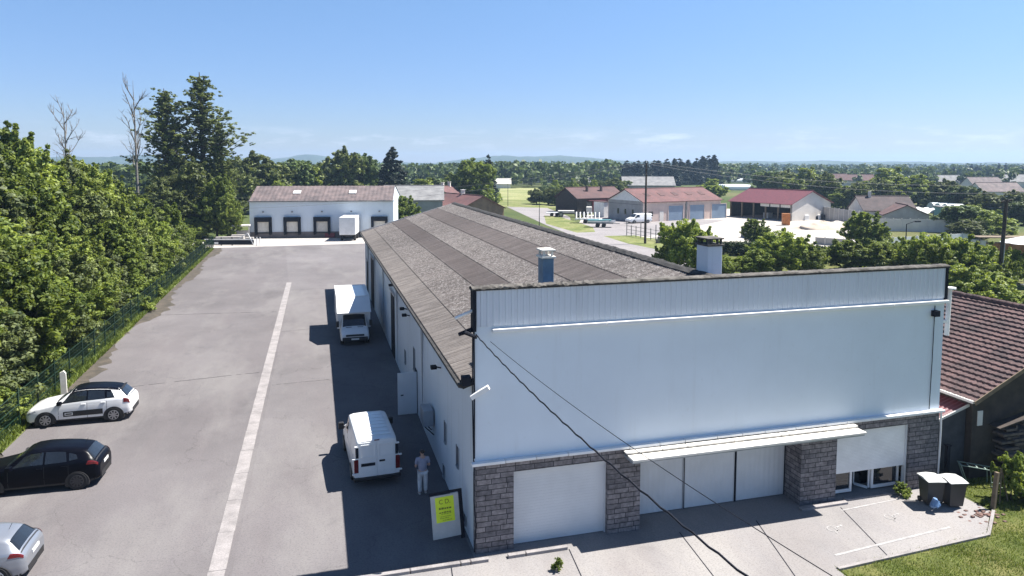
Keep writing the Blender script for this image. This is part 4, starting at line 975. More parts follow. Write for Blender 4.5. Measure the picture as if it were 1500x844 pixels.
g = MB(); g.box(-1.26, 1.26, -5.63, -5.6, 1.05, 3.8); g.build('front_panel', 'white', tr)
MB().box(-.5, .5, -5.3, -.2, .7, 1.0).build('chassis', 'plastic', tr)
for yy in (-4.4, -1.2):
    for sd in (-1, 1): wheel(tr, 0, 0, .01, .01, 1) if False else MB().cyl((sd*1.2, yy, .48), (sd*.85, yy, .48), .48, 16).build('wheel', 'black', tr)
# sliding gate and clutter at the end of the yard
gt = thing('sliding_gate', 'long low black sliding gate with white top rail at the far end of the yard', 'gate', G(300, 360), 0)
gt.location.z = 0
ge = G(372, 360); gl = math.hypot(ge[0]-gt.location.x, ge[1]-gt.location.y); gt.rotation_euler = (0, 0, math.atan2(ge[1]-gt.location.y, ge[0]-gt.location.x))
MB().box(0, gl, -.04, .04, .12, .85).build('panel', 'dark', gt)
MB().box(0, gl, -.08, .08, .86, 1.0).build('top_rail', 'rail', gt)
MB().bar((gl-2.4, -.05, 1.0), (gl-.9, -.05, 1.9), .12).bar((gl-.9, -.05, 1.9), (gl, -.05, .1), .12).build('counterweight_frame', 'rail', gt)
for x in (gl*.33, gl*.55, gl+.4, gl+.9): MB().box(x-.06, x+.06, .1, .22, 0, 1.3).build('post', 'rail' if x > gl else 'dark', gt)
MB().box(gl*.2, gl*.28, -.07, -.05, .25, .55).build('sign_plate', 'white', gt)
bx_ = G(352, 352); sh_ = thing('gate_shelter', 'small pale shelter with flat roof behind the sliding gate', 'shelter', (bx_[0], bx_[1]+1.5, 0))
MB().bbox(-1.5, 1.5, -1, 1, 2.2, 2.4, .03).build('roof', 'cream', sh_)
for a, b in ((-1.3, -.8), (1.3, -.8), (-1.3, .8), (1.3, .8)): MB().bar((a, b, 0), (a, b, 2.2), .1).build('post', 'palewall', sh_)
MB().box(-1.2, 1.2, .5, .8, 0, 1.4).build('back_wall', 'greywall', sh_)
for i, (px_, py_, L, h) in enumerate(((337, 355, 4.2, .9), (349, 354, 2.0, 1.1), (366, 357, 1.2, 1.0))):
    q = G(px_, py_); solo('concrete_block', MB().bbox(-L/2, L/2, -.4, .4, 0, h, .05), 'apron', ('long pale concrete block behind the sliding gate', 'short tall concrete block between the sliding gate and the shelter', 'small concrete block beside the right end of the sliding gate')[i], 'block', (q[0], q[1], 0), R(-3))

# ------------------------------------------------------------------ houses and sheds
def gable_house(name, label, cat, P, u, L, D, hw, hr, wall, roof, group=None, over=.35, gable=None, ridge_at=.5):
    # P: near-left ground corner, u: heading of the long side, ridge along it
    t = thing(name, label, cat, (P[0], P[1], 0), math.atan2(u[1], u[0]), group)
    for y_ in (0, D-.2): MB().box(0, L, y_, y_+.2, 0, hw).build('wall', wall, t)
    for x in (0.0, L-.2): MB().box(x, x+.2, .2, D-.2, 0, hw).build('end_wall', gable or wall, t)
    m_ = D*ridge_at
    for x in (0.0, L-.2): MB().prism([(0, hw), (D, hw), (m_, hr-.1)], 'x', x, x+.2).build('gable', 'white' if gable else wall, t)
    s1, s2 = (hr-hw)/m_, (hr-hw)/(D-m_)
    g = MB()
    for (ya, za, yb, zb) in ((-over, hw-s1*over, m_, hr), (m_, hr, D+over, hw-s2*over)):
        g.add([(-over, ya, za), (L+over, ya, za), (L+over, yb, zb), (-over, yb, zb), (-over, ya, za-.14), (L+over, ya, za-.14), (L+over, yb, zb-.14), (-over, yb, zb-.14)], [(0,1,2,3),(4,7,6,5),(0,4,5,1),(1,5,6,2),(2,6,7,3),(3,7,4,0)])
    rf = g.build('roof', roof, t)
    MB().tube([(-over, m_, hr+.03), (L+over, m_, hr+.03)], .11, 8).build('ridge', roof, rf)
    return t
# garage hall with three blue doors
u = np.array((.972, .235)); gP = G(942, 325.6)
nrm = np.array((-u[1], u[0]))
gh = gable_house('garage_hall', 'pinkish garage hall with three blue-grey sectional doors and red tiled roof', 'garage', gP, u, 22.6, 12.4, 4.4, 6.9, 'pinkwall', 'tilered', gable='greywall')  # end walls coloured grey to carry their shade; long sides stay pinkish
def on_gh(px_):
    d = ray(px_, 320); d2 = d[:2]; tt_ = ((np.array(gP)-CAM[:2])@nrm)/(d2@nrm); return float((CAM[:2]+d2*tt_-np.array(gP))@u)
for a, b in ((979, 1000), (1010, 1031), (1042, 1063)):
    xa, xb = on_gh(a), on_gh(b); d = slats(xa, xb, -.03, .05, 3.3, .55, .012).build('sectional_door', 'bluedoor', gh)
    g = MB(); g.prism([(xa-.14, 0), (xa, 0), (xa, 3.3), (xb, 3.3), (xb, 0), (xb+.14, 0), (xb+.14, 3.42), (xa-.14, 3.42)], 'y', -.1, -.002); g.build('door_frame', 'pinkwall', d)
xa = on_gh(966); MB().box(xa, xa+1.1, -.05, -.01, 0, 2.2).build('side_entrance', 'palewall', gh)
xa = on_gh(950); wn = MB().box(xa, xa+1.2, -.04, -.01, 1.1, 2.2).build('window', 'glass', gh); MB().box(xa-.1, xa+1.3, -.07, -.045, 1.02, 1.1).build('sill', 'white', wn)
g = MB(); g.box(on_gh(1004), on_gh(1006), -.09, -.01, 0, 4.3); g.build('downpipe', 'grey', gh)
for k in range(3): MB().box(-.04, -.01, 3.2+k*2.6, 3.75+k*2.6, 1.3, 2.5).build('window', 'glass', gh)
MB().box(-.06, -.01, 0, 13, 3.6, 3.7).build('band', 'grey', gh)
g = MB()
for k in range(5): g.obox((3.5+k*4, 3.2, 5.72), (1, 0, 0), .6, (0, 6.5, 2.5)/np.linalg.norm((6.5, 2.5)), .8, (0, -.36, .93), .03)
g.build('rooflight', 'tilebrown', gh)
q = np.array(gP)+nrm*13.2
ex = thing('annexe', 'pale white annexe on the left end of the garage hall', 'annexe', (*G(884.5, 318.6), 0), math.atan2(u[1], u[0]))
MB().box(0, 1.5, 0, 4, 0, 3.5).build('wall', 'white', ex); MB().box(-.1, 1.6, -.15, 4.1, 3.5, 3.62).build('roof', 'tilebrown', ex)
# low brown-roofed house with red doors left of the hall
q = G(853, 313); lh = gable_house('low_house', 'low dark house with brown tiled roof and dark red double doors', 'house', (q[0]-1, q[1]+1, 0), u, 15, 10, 3.9, 6.3, 'brown', 'tilebrown')
d = MB().box(4.6, 8.6, -.08, -.01, .1, 2.8).build('red_doors', M('dark_red_door', (.2, .02, .03), scale=2, rough=.6), lh)
g = MB(); g.box(2.9, 9.2, -1.2, .0, 3.05, 3.2); g.build('porch_roof', 'redtin', lh)
MB().box(2.9, 4.3, -.06, -.01, .1, 2.7).build('grey_door', 'grey', lh)
for x in (4.8, 9.3): MB().box(x, x+.5, 2.8, 3.3, 5.2, 6.8).build('chimney', 'tiledark', lh)
# open-fronted barn
bP = G(1069, 317); bQ = G(1158.6, 324.5); ub = np.array(bQ)-np.array(bP); BLn = 24.0; ub /= np.linalg.norm(ub)
ub = np.array((.25, -.97)); ub /= np.linalg.norm(ub)
# long open side runs from the far-left post towards the near-right corner
bn = thing('open_barn', 'open-fronted barn with bright red sheet roof and white gable wall', 'barn', (bP[0], bP[1], 0), math.atan2(bQ[1]-bP[1], bQ[0]-bP[0]))
BLn = math.hypot(bQ[0]-bP[0], bQ[1]-bP[1]); BD = 13.5
g = MB(); g.box(0, BLn, BD-.2, BD, 0, 3.9); g.box(0, .2, 0, BD-.2, 0, 3.7); g.build('back_wall', 'brown', bn)
g = MB(); g.prism([(0, 0), (BD, 0), (BD, 3.7), (BD/2, 6.3), (0, 3.7)], 'x', BLn-.2, BLn); g.build('gable_wall', 'palewall', bn)
g = MB(); s1 = 2.7/(BD/2)
for (ya, za, yb, zb) in ((-.5, 3.85-s1*.5, BD/2, 6.5), (BD/2, 6.5, BD+.4, 3.85-s1*.4)):
    for k in range(10):
        x0, x1 = -.4+k*(BLn+.8)/10, -.4+(k+1)*(BLn+.8)/10; g.add([(x0, ya, za), (x1, ya, za), (x1, yb, zb), (x0, yb, zb), (x0, ya, za-.1), (x1, ya, za-.1), (x1, yb, zb-.1), (x0, yb, zb-.1)], [(0,1,2,3),(4,7,6,5),(0,4,5,1),(1,5,6,2),(2,6,7,3),(3,7,4,0)])
rf = g.build('roof', 'redtin', bn); MB().tube([(-.4, BD/2, 6.52), (BLn+.4, BD/2, 6.52)], .12, 8).build('ridge', 'redtin', rf)
for k in range(6): MB().box(k*(BLn-.3)/5, k*(BLn-.3)/5+.3, 0, .3, 0, 3.7).build('post', 'wood', bn)
for a, b in ((.52, .66), (.68, .82), (.84, .985)): MB().box(a*BLn, b*BLn, -.06, -.01, 2.9, 3.6).build('pale_board', 'cream', bn)
for a, b in ((.42, .5), ): MB().box(a*BLn, b*BLn, 3, 4.5, 0, 1.2).build('stacked_load', 'palewall', bn)
# old red-roofed houses behind the warehouse ridge
q = G(648, 312); o1 = gable_house('old_house', 'old house with rusty red roof directly behind the warehouse ridge', 'house', (30.5, 158, 0), (.46, .887), 14, 11, 3.6, 6.4, 'palewall', 'tilered')
o2 = gable_house('old_house', 'brown old house with red roof and bare gable facing the warehouse ridge', 'house', (33.0, 121, 0), (-.25, .97), 17, 10, 3.5, 5.9, 'brickwall', 'tilered')
for (o, x, y, z) in ((o1, 4, 5, 7.4), (o1, 10, 5, 7.4), (o2, 9, 4.5, 6.8)):
    c = MB().box(x, x+.7, y, y+.7, 5, z).build('chimney', 'palewall', o); MB().box(x-.1, x+.8, y-.1, y+.8, z, z+.12).build('chimney_cap', 'cream', c)
# grey shed behind the dock building, far hall, far houses
gable_house('grey_shed', 'grey sheet-roofed shed rising behind the right end of the loading dock building', 'shed', (8.5, 124, 0), (.98, -.17), 12, 14, 5.2, 7.8, 'greywall', 'grey')
gable_house('pale_hut', 'small pale hut between the loading dock building and the warehouse roof', 'hut', (10.2, 103, 0), (.95, -.3), 3.2, 4, 2.2, 3.0, 'palewall', 'tilebrown')
q = G(905, 278); gable_house('far_hall', 'large pale hall standing in front of the dark conifer row', 'hall', (112, 236, 0), (.93, -.37), 20, 18, 4.0, 7.2, 'greywall', 'grey')
q = G(1254, 328); dh = gable_house('dark_roofed_house', 'bungalow with dark brown tiled roof behind the pale concrete fence', 'house', (103.5, 99, 0), (.93, -.37), 10, 9, 3.1, 5.7, 'palewall', 'tiledark')
MB().box(2.2, 2.7, 4, 4.5, 5, 6.7).build('chimney', 'palewall', dh)
gable_house('dark_roofed_house', 'lower wing with reddish brown roof beside the dark roofed bungalow', 'house', (110.2, 89.5, 0), (.5, .86), 9, 8, 2.6, 4.4, 'greywall', 'tilebrown')
q = G(1378, 322); ts = thing('flat_shed', 'flat blue-green shed right of the dark roofed houses', 'shed', (q[0], q[1], 0), R(-28))
MB().box(0, 13, 0, 5, 0, 2.7).build('wall', 'teal', ts); MB().box(-.2, 13.2, -.2, 5.2, 2.7, 2.9).build('roof', 'grey', ts); MB().box(9, 10, -.04, 0, 0, 2.1).build('door', 'palewall', ts)
q = G(1345, 325); wt = thing('white_tent', 'crumpled white tarpaulin over posts beside the flat blue-green shed', 'tarpaulin', (q[0], q[1], 0), R(-20))
rows = [[(x, y_, 2.4+.5*math.sin(x*1.1+y_)+rnd.uniform(-.25, .25)) for x in np.linspace(-2.5, 2.5, 9)] for y_ in np.linspace(-1.8, 1.8, 7)]
MB().grid(rows).build('sheet', 'white', wt, smooth=True)
for a, b in ((-2.3, -1.6), (2.3, -1.6), (-2.3, 1.6), (2.3, 1.6)): MB().bar((a, b, 0), (a, b, 2.4), .1).build('post', 'wood', wt)
far = [(1218, 272, 1245, 255, 'tilebrown'), (1245, 272, 1285, 256, 'tilebrown'), (1376, 276, 1412, 257, 'grey'), (1425, 280, 1470, 260, 'mauveroof'), (1462, 276, 1512, 256, 'grey'), (1440, 292, 1500, 268, 'mauveroof'), (770, 268, 795, 257, 'tilebrown'), (800, 268, 826, 257, 'palewall'), (830, 272, 868, 261, 'grey'), (600, 266, 655, 251, 'mauveroof'), (722, 276, 748, 262, 'palewall')]
fl_ = ['reddish', 'low brown', 'grey-roofed', 'mauve-roofed', 'wide grey-roofed', 'long mauve-roofed', 'small brown-roofed', 'small white-roofed', 'flat grey', 'broad mauve-roofed', 'tiny pale']
fw_ = ['far off above the barn roof', 'right of the reddish far house above the barn', 'on the right horizon before the distant conifers', 'near the right edge behind the bushes', 'at the right edge under the dark conifers', 'just above the bushes at the right edge', 'at the meadow end under the far wood', 'in the middle of the meadow end under the far wood', 'right of the two small houses beyond the meadow', 'behind the cypress and the big round tree', 'at the left end of the meadow beside the round tree']
for i, (xa, yb, xb, yt, rm) in enumerate(far):
    q = G(xa, yb); L = (xb-xa)*DIST(q)/FPX; h = max(4.5, HT(yt, q, xa)); ang = math.atan2(RT[1], RT[0])
    gable_house('far_house', fl_[i]+' house '+fw_[i], 'house', q, (math.cos(ang), math.sin(ang)), L, 9, h*.5, h, 'palewall', rm)
for i, (xa, ya, xb) in enumerate(((1062, 268, 1110), (1062, 279, 1100), (1400, 316, 1425))):
    q = G(xa, ya); L = (xb-xa)*DIST(q)/FPX
    t = thing('greenhouse', ('long pale greenhouse far behind the barn roof', 'second pale greenhouse just above the barn roof', 'low pale greenhouse beside the flat blue-green shed')[i], 'greenhouse', q, math.atan2(RT[1], RT[0]))
    g = MB(); n_ = 4
    for k in range(n_): g.tube([(0, 1.5+k*3, .8), (L, 1.5+k*3, .8)], 1.8, 14)
    g.build('cover', 'glasshouse', t)
    g = MB(); g.box(-.1, 0, -.4, 12.4, 0, 1.2); g.build('end_wall', 'greywall', t)
# concrete panel fence of the yard
q0, q1 = G(1202, 321), G(1266, 331)
def panel_fence(label, a, b, h, n, mat='greywall', kind='concrete'):
    t = thing('panel_fence', label, 'fence', (a[0], a[1], 0), math.atan2(b[1]-a[1], b[0]-a[0])); L = math.hypot(b[0]-a[0], b[1]-a[1])
    for k in range(n):
        MB().box(k*L/n+.08, (k+1)*L/n-.08, -.03, .03, .0, h).build('panel', mat, t)
        MB().box(k*L/n-.08, k*L/n+.08, -.09, .09, 0, h+.12).build('post', 'palewall', t)
    return t
panel_fence('grey concrete panel fence from the barn gable to the dark roofed house', q0, q1, 2.8, 9)
panel_fence('pale concrete panel fence in front of the dark roofed house', G(1272, 338), G(1395, 341), 2.3, 10, 'palewall')
panel_fence('low pale wall behind the garden bushes at the stone yard edge', G(1195, 358), G(1250, 362), 1.1, 4, 'greywall')
panel_fence('long low white wall behind the right hand bushes', G(1290, 362), G(1440, 352), 1.3, 9, 'white')
panel_fence('short grey wall under the grey-green bush at the stone yard corner', G(1086, 347), G(1128, 357), 1.5, 4, 'grey')
wf = thing('yard_fence', 'low rail fence with thin posts beside the tall wooden pole', 'fence', G(918, 345))
qa, qb = G(918, 345), G(1010, 362); L = math.hypot(qb[0]-qa[0], qb[1]-qa[1]); wf.rotation_euler = (0, 0, math.atan2(qb[1]-qa[1], qb[0]-qa[0]))
for k in range(13): MB().box(k*L/12-.05, k*L/12+.05, -.05, .05, 0, 1.9 if k % 3 else 2.6).build('post', 'grey', wf)
for z in (.5, 1.1, 1.7): MB().box(0, L, -.03, .03, z-.03, z+.03).build('rail', 'grey', wf)
rb = thing('stacked_stone', 'stack of dark stone blocks behind the tall wooden pole', 'stone stack', G(962, 357))
g = MB()
for k in range(30): x = rnd.uniform(0, 8); y_ = rnd.uniform(-.6, .6); g.bbox(x, x+rnd.uniform(.5, 1.1), y_, y_+.6, 0, rnd.uniform(.4, 1.3), .04)
g.build('stones', 'plinth', rb)
# poles, lamp posts, wires
pl = thing('power_pole', 'tall dark wooden power pole with crossarm beside the lane', 'power pole', G(945, 357))
MB().tube([(0, 0, 0), (0, 0, 12.6)], [.2, .13], 10).build('pole', 'brown', pl)
ax = np.array((FW[0], FW[1], 0)); ax /= np.linalg.norm(ax)
MB().bar(tuple(-.9*np.array((RT[0], RT[1], 0))*.6+np.array((0, 0, 11.9))), tuple(.9*np.array((RT[0], RT[1], 0))*.6+np.array((0, 0, 11.9))), .12).build('crossarm', 'grey', pl)
for s_ in (-.5, 0, .5): MB().cyl((RT[0]*s_, RT[1]*s_, 11.95 if s_ else 12.6), (RT[0]*s_, RT[1]*s_, 12.3 if s_ else 13.0), .06, 8).build('insulator', 'white', pl)
pp_ = np.array((pl.location.x, pl.location.y, 0))
solo('thin_pole', MB().tube([(0, 0, 0), (0, 0, 6.9)], [.09, .06], 8).cyl((0, 0, 6.9), (0, 0, 7.0), .1, 8), 'grey', 'thin grey pole without arms beside the tall wooden power pole', 'pole', G(1003, 372))
def lamp_post(label, q, h, arm, dirx):
    t = thing('street_lamp', label, 'street lamp', q)
    MB().tube([(0, 0, 0), (0, 0, h)], [.08, .05], 8).build('pole', 'dark', t)
    MB().tube([(0, 0, h), (dirx*arm*.6, 0, h+.25), (dirx*arm, 0, h+.3)], .04, 6).build('arm', 'dark', t)
    MB().bbox(dirx*arm-.35, dirx*arm+.35, -.15, .15, h+.2, h+.36, .04).build('lamp_head', 'dark', t)
lamp_post('dark street lamp with mushroom head on the lane verge beside the parked trailers', G(790, 331), 5.6, .1, 1)
lamp_post('dark curved street lamp rising from the bushes behind the parapet', G(1325, 395), 5.4, 1.6, 1)
lamp_post('pale slim street lamp standing at the edge of the meadow', G(744, 302), 7.5, .8, 1)
rp_ = thing('timber_pole', 'thick dark timber pole with short crossarm among the bushes near the right edge', 'power pole', G(1462, 435))
hp_ = HT(292, G(1462, 435), 1470); MB().tube([(0, 0, 0), (.35, 0, hp_)], [.2, .15], 10).build('pole', 'brown', rp_)
MB().bar((-.2, 0, hp_-.25), (.95, 0, hp_-.1), .14).build('crossarm', 'brown', rp_)
MB().tube([(.1, -.2, 2.4), (.22, -.19, 5)], .05, 6).build('cable_guard', 'pipe', rp_)
ptop = pp_+np.array((0, 0, 12.4)); RT2 = np.array((RT[0], RT[1], 0))
for i, (ex_, dz, lab) in enumerate(((CAM+ray(280, 307)*118, 0, 'lowest thin pale wire running left from the tall power pole to the trees'), (CAM+ray(300, 290)*125, .3, 'upper thin pale wire running left from the tall power pole to the trees'), (CAM+ray(1530, 282)*110, 0, 'lower thin pale wire running right from the tall power pole over the barn'), (CAM+ray(1530, 268)*120, .3, 'upper thin pale wire running right from the tall power pole over the barn'))):
    solo('wire', MB().tube(cable(ptop+np.array((0, 0, dz))+RT2*(.5 if i > 1 else -.5), ex_, 1.6, 40), .016, 4), 'wire', lab, 'wire')
# skip, gravel heap, odds and ends of the yard
q = G(1151, 330); sk = thing('orange_container', 'small orange container standing open on the pale stone yard', 'container', q, R(-25))
g = MB(); g.bbox(-1.1, 1.1, -.9, .9, .1, 2.9, .05); g.build('body', 'orange', sk)
for x in (-.9, -.3, .3, .9): MB().box(x-.06, x+.06, -.97, -.9, .15, 2.85).build('rib', 'orange', sk)
MB().box(-1.15, 1.15, -.95, .95, 2.9, 2.98).build('rim', 'rustwood', sk); sk.scale = (.66, .66, .8)
def heap(label, q, rx, ry, h, mat):
    rows = []
    for i in range(15):
        a = i/14; rr = 1-a; rows.append([(rx*rr*math.cos(t_)*(1+.12*math.sin(3*t_+i)), ry*rr*math.sin(t_)*(1+.1*math.cos(2*t_)), h*(a**.8)*(1+.06*math.sin(5*t_+i))) for t_ in np.linspace(0, 2*math.pi, 30)])
    solo('gravel_heap', MB().grid(rows), mat, label, 'gravel heap', q, smooth=True)
heap('low wide heap of pale sand on the stone yard in front of the barn gable', G(1205, 335), 6.5, 3.5, 1.5, 'sand')
heap('small heap of pale stone at the right of the wide sand heap', G(1226, 331), 3, 2, 1.1, 'gravel')
items = [(1166, 321, 'dark'), (1172, 322, 'grey'), (1180, 323, 'white'), (1187, 322, 'palewall'), (1193, 322, 'dark'), (1199, 322, 'white'), (1205, 322, 'plastic')]
nm_ = ['dark drum', 'grey crate', 'white sack', 'pale block', 'dark crate', 'white drum', 'black drum']
for (x, y_, mt), lab in zip(items, nm_):
    g = MB(); 
    if 'drum' in lab: g.cyl((0, 0, 0), (0, 0, 1.1), .45, 14); g.cyl((0, 0, .5), (0, 0, .56), .47, 14)
    else: g.bbox(-.6, .6, -.5, .5, 0, rnd.uniform(.7, 1.2), .08); g.bbox(-.65, .65, -.55, .55, .05, .12, .02)
    solo(lab.split()[1], g, mt, lab+' among the clutter along the barn gable wall', lab.split()[1], G(x, y_), rnd.uniform(-.5, .5))
# vehicles by the lane: a lorry chassis, two flat trailers, the parked van
def flat_trailer(label, q, rz, L, mat, load=None, name='flat_trailer', cat='trailer', wheels=2):
    t = thing(name, label, cat, q, rz); g = MB(); g.box(-L/2, L/2, -1.0, 1.0, .75, .95); g.box(L/2, L/2+1.2, -.08, .08, .7, .82); g.build('deck', mat, t)
    for k in range(wheels):
        for sd in (-1, 1): MB().cyl((-.6+k*1.2, sd*.85, .42), (-.6+k*1.2, sd*1.08, .42), .42, 16).build('wheel', 'black', t)
    if load: load(t)
    return t
def racks(t):
    for k in range(7): MB().box(-2.6+k*.8, -2.52+k*.8, -.9, .9, .95, 2.3).build('rack_bar', 'rail', t)
def boat(t):
    rows = [[(x, .9*math.cos(a)*(1-max(0, x/2.9)**2), 1.25+.55*math.sin(a)*(1 if math.sin(a) < 0 else .5)+.25*max(0, x/2.9)) for a in np.linspace(math.pi, 2*math.pi, 9)] for x in np.linspace(-2.6, 2.85, 12)]
    MB().grid(rows).build('hull', 'white', t, smooth=True); MB().box(-2.5, 2.0, -.6, .6, 1.25, 1.5).build('cover', 'teal', t)
flat_trailer('flat trailer with upright racks parked on the lane verge', G(862, 327), R(-28), 5.6, 'rail', racks)
flat_trailer('flat trailer carrying a small white boat at the lane edge', G(880, 333), R(-25), 5.0, 'grey', boat)
lc = flat_trailer('old lorry chassis with dark wheels and bare frame beside the meadow', G(838, 318), R(-20), 7, 'plastic', None, 'lorry_chassis', 'lorry', 0)
for x in (-2.6, 1.2, 2.8):
    for sd in (-1, 1): wheel(lc, x, sd*.95, .62, .3, sd, 6, 'rim')
MB().bbox(3.3, 4.6, -1.05, 1.05, .9, 2.4, .1).build('cab', 'cream', lc); MB().box(4.61, 4.63, -.9, .9, 1.6, 2.2).build('windscreen', 'glass', lc)
MB().bbox(-3.3, .5, -1, 1, 1.0, 1.5, .05).build('load', 'palewall', lc)
flat_trailer('empty low trailer lying at the left end of the lane verge', G(812, 317), R(-20), 4, 'rail', None)
vq = G(932, 327); dup(va, (vq[0]+.6, vq[1]+.2, 0), R(188), 'white van parked against the shaded gable of the garage hall', 'vans', (1.12, 1.12, 1.05)); va['group'] = 'vans'
cq = G(742, 303)
# right edge: timber stack, white parasol, chair
q = G(1472, 372); wd_ = thing('timber_rack', 'orange timber stack under a low roof at the right edge', 'timber stack', (q[0], q[1], 0), R(-20))
g = MB()
for r_ in range(7):
    for k in range(9): g.bbox(-2.8+rnd.uniform(-.1, .1), 2.8+rnd.uniform(-.1, .1), -.9+k*.2, -.72+k*.2, .1+r_*.21, .29+r_*.21, .015)
g.build('timber', 'rustwood', wd_); MB().box(-4.2, 3.4, -1.2, 1.2, 2.3, 2.42).build('roof', 'wood', wd_)
for x in (-4, 3.2): MB().bar((x, -1, 0), (x, -1, 2.3), .12).build('post', 'wood', wd_)
MB().box(-4.1, -2.9, -.6, .8, 0, 1.9).build('stacked_slabs', 'cream', wd_)
q = G(1500, 418); pr_ = thing('garden_parasol', 'wide pale garden parasol with drooping rim at the right edge', 'parasol', (q[0], q[1], 0))
hz_ = HT(345, q, 1500); rows = []
for i, (rr, z) in enumerate(((0, hz_), (.9, hz_-.25), (1.9, hz_-.52), (2.3, hz_-.72))): rows.append([(rr*math.cos(a), rr*math.sin(a), z-.05*abs(math.sin(4*a))*rr/2) for a in np.linspace(0, 2*math.pi, 33)])
MB().grid(rows).build('canopy', 'white', pr_); MB().cyl((0, 0, 0), (0, 0, hz_), .035, 8).build('pole', 'steel', pr_); MB().cyl((0, 0, 0), (0, 0, .1), .35, 12).build('base', 'grey', pr_)
q = G(1496, 412); chr_ = thing('garden_chair', 'white plastic garden chair on the lawn under the parasol', 'chair', (q[0], q[1], 0), R(30))
MB().bbox(-.28, .28, -.28, .28, .4, .45, .02).build('seat', 'white', chr_); MB().obox((0, .3, .75), (1, 0, 0), .28, (0, .15, 1), .33, (0, 1, -.15), .02).build('backrest', 'white', chr_)
for a, b in ((-.24, -.24), (.24, -.24), (-.24, .24), (.24, .24)): MB().bar((a, b, 0), (a, b, .41), .045).build('leg', 'white', chr_)
# ------------------------------------------------------------------ foliage
def np_mesh(name, V, F4, mat):
    me = bpy.data.meshes.new(name); n = len(V); m_ = len(F4)
    me.vertices.add(n); me.vertices.foreach_set('co', V.astype(np.float32).ravel())
    k = F4.shape[1]; me.loops.add(m_*k); me.loops.foreach_set('vertex_index', F4.astype(np.int32).ravel())
    me.polygons.add(m_); me.polygons.foreach_set('loop_start', np.arange(0, m_*k, k, dtype=np.int32)); me.polygons.foreach_set('loop_total', np.full(m_, k, np.int32))
    me.update(); me.validate(); me.materials.append(MT[mat]); return me
def leaves(rs, C, rad, per, size, squash=.75, droop=0.0, aspect=.55):
    # clump centres C (n,3), radii rad (n,): per leaves each, standing on the clump's skin
    n = len(C); k = per
    d = rs.normal(size=(n, k, 3)); d /= np.linalg.norm(d, axis=2, keepdims=True)
    rr = rad[:, None, None]*(rs.uniform(.35, 1.05, (n, k, 1))**.6)
    P = C[:, None, :]+d*rr*np.array((1, 1, squash))
    nrm = d*.8+np.array((0, 0, .5))+rs.normal(size=(n, k, 3))*.55; nrm /= np.linalg.norm(nrm, axis=2, keepdims=True)
    P = P.reshape(-1, 3); nrm = nrm.reshape(-1, 3)
    a = np.cross(nrm, rs.normal(size=nrm.shape)); a /= np.linalg.norm(a, axis=1, keepdims=True)+1e-9
    a[:, 2] -= droop; a /= np.linalg.norm(a, axis=1, keepdims=True); b = np.cross(nrm, a)
    s = size*rs.uniform(.6, 1.35, (len(P), 1)); 
    V = np.stack([P-a*s, P+b*s*aspect+nrm*s*.12, P+a*s, P-b*s*aspect+nrm*s*.12], 1).reshape(-1, 3)
    return V, np.arange(len(V)).reshape(-1, 4)
def limbs_mesh(name, segs, mat):
    g = MB()
    for pts, rr in segs: g.tube(pts, rr, 7, cap=False)
    o = g.build(name, mat, smooth=True); me = o.data; bpy.data.objects.remove(o); return me
def broad(seed, H, Wd, ncl, per, size, base=.12, mat='leafnear', top=.55, clr=.14, squash=.8, trunk=True, droop=.15, lean=0.0, shoots=.09):
    rs = np.random.RandomState(seed); C = []; R_ = []
    # several boughs, each with its own lobe
    nb = 7; lob = []
    for i in range(nb):
        a = i*2.4+rs.uniform(-.5, .5); h = rs.uniform(base+.12, .86); rr = Wd*.5*(.62*math.sin(min(1, max(.12, (1-h)/(1-top+.001)))*math.pi/2)+.05)
        lob.append((np.array((rr*math.cos(a), rr*math.sin(a), h*H)), Wd*rs.uniform(.2, .3), H*rs.uniform(.13, .2)))
    lob.append((np.array((0, 0, H*.84)), Wd*.2, H*.15)); lob.append((np.array((0, 0, H*.5)), Wd*.36, H*.32)); lob.append((np.array((0, 0, H*.3)), Wd*.4, H*.2))
    wts = np.array([l[1]*l[1]*l[2] for l in lob])**.7; wts /= wts.sum()
    for c_, rw, rh in [lob[k] for k in rs.choice(len(lob), ncl, p=wts)]:
        d = rs.normal(size=3); d /= np.linalg.norm(d); q = rs.uniform(.55, 1.08)**.7
        p = c_+d*np.array((rw, rw, rh))*q; p[2] = max(p[2], base*H+rs.uniform(0, .3)); C.append(p); R_.append(Wd*clr*rs.uniform(.45, 1.0))
    for _ in range(int(ncl*shoots)):
        c_, rw, rh = lob[rs.choice(len(lob), p=wts)]; d = rs.normal(size=3); d[2] = abs(d[2])*.9+.1; d /= np.linalg.norm(d)
        p = c_+d*np.array((rw, rw, rh))*1.0; dd = d*.6+np.array((0, 0, .7))+rs.normal(size=3)*.25; dd /= np.linalg.norm(dd); L = Wd*rs.uniform(.08, .19)
        if p[2] < H*.35: continue
        for j in range(5): C.append(p+dd*L*j/5+rs.normal(size=3)*.04*Wd*.3); R_.append(Wd*clr*(.5-.07*j))
    V, F = leaves(rs, np.array(C), np.array(R_), per, size, squash, droop)
    V[:, 2] = np.clip(V[:, 2], .02, H*1.12)
    cm = np_mesh('crown', V, F, mat); segs = []
    segs.append(([(0, 0, -.1), (.05*Wd*.3, 0, H*.3), (0, .02*Wd, H*.62), (0, 0, H*.9)], [H*.024, H*.018, H*.011, H*.003]))
    for c_, rw, rh in lob[:-2]:
        z0 = c_[2]*.45+.02; segs.append(([(0, 0, z0), tuple(c_*np.array((.5, .5, .0))+np.array((0, 0, z0+(c_[2]-z0)*.6))), tuple(c_+np.array((0, 0, rh*.3)))], [H*.010, H*.007, H*.002]))
    return cm, limbs_mesh('trunk', segs, 'bark'), H, Wd
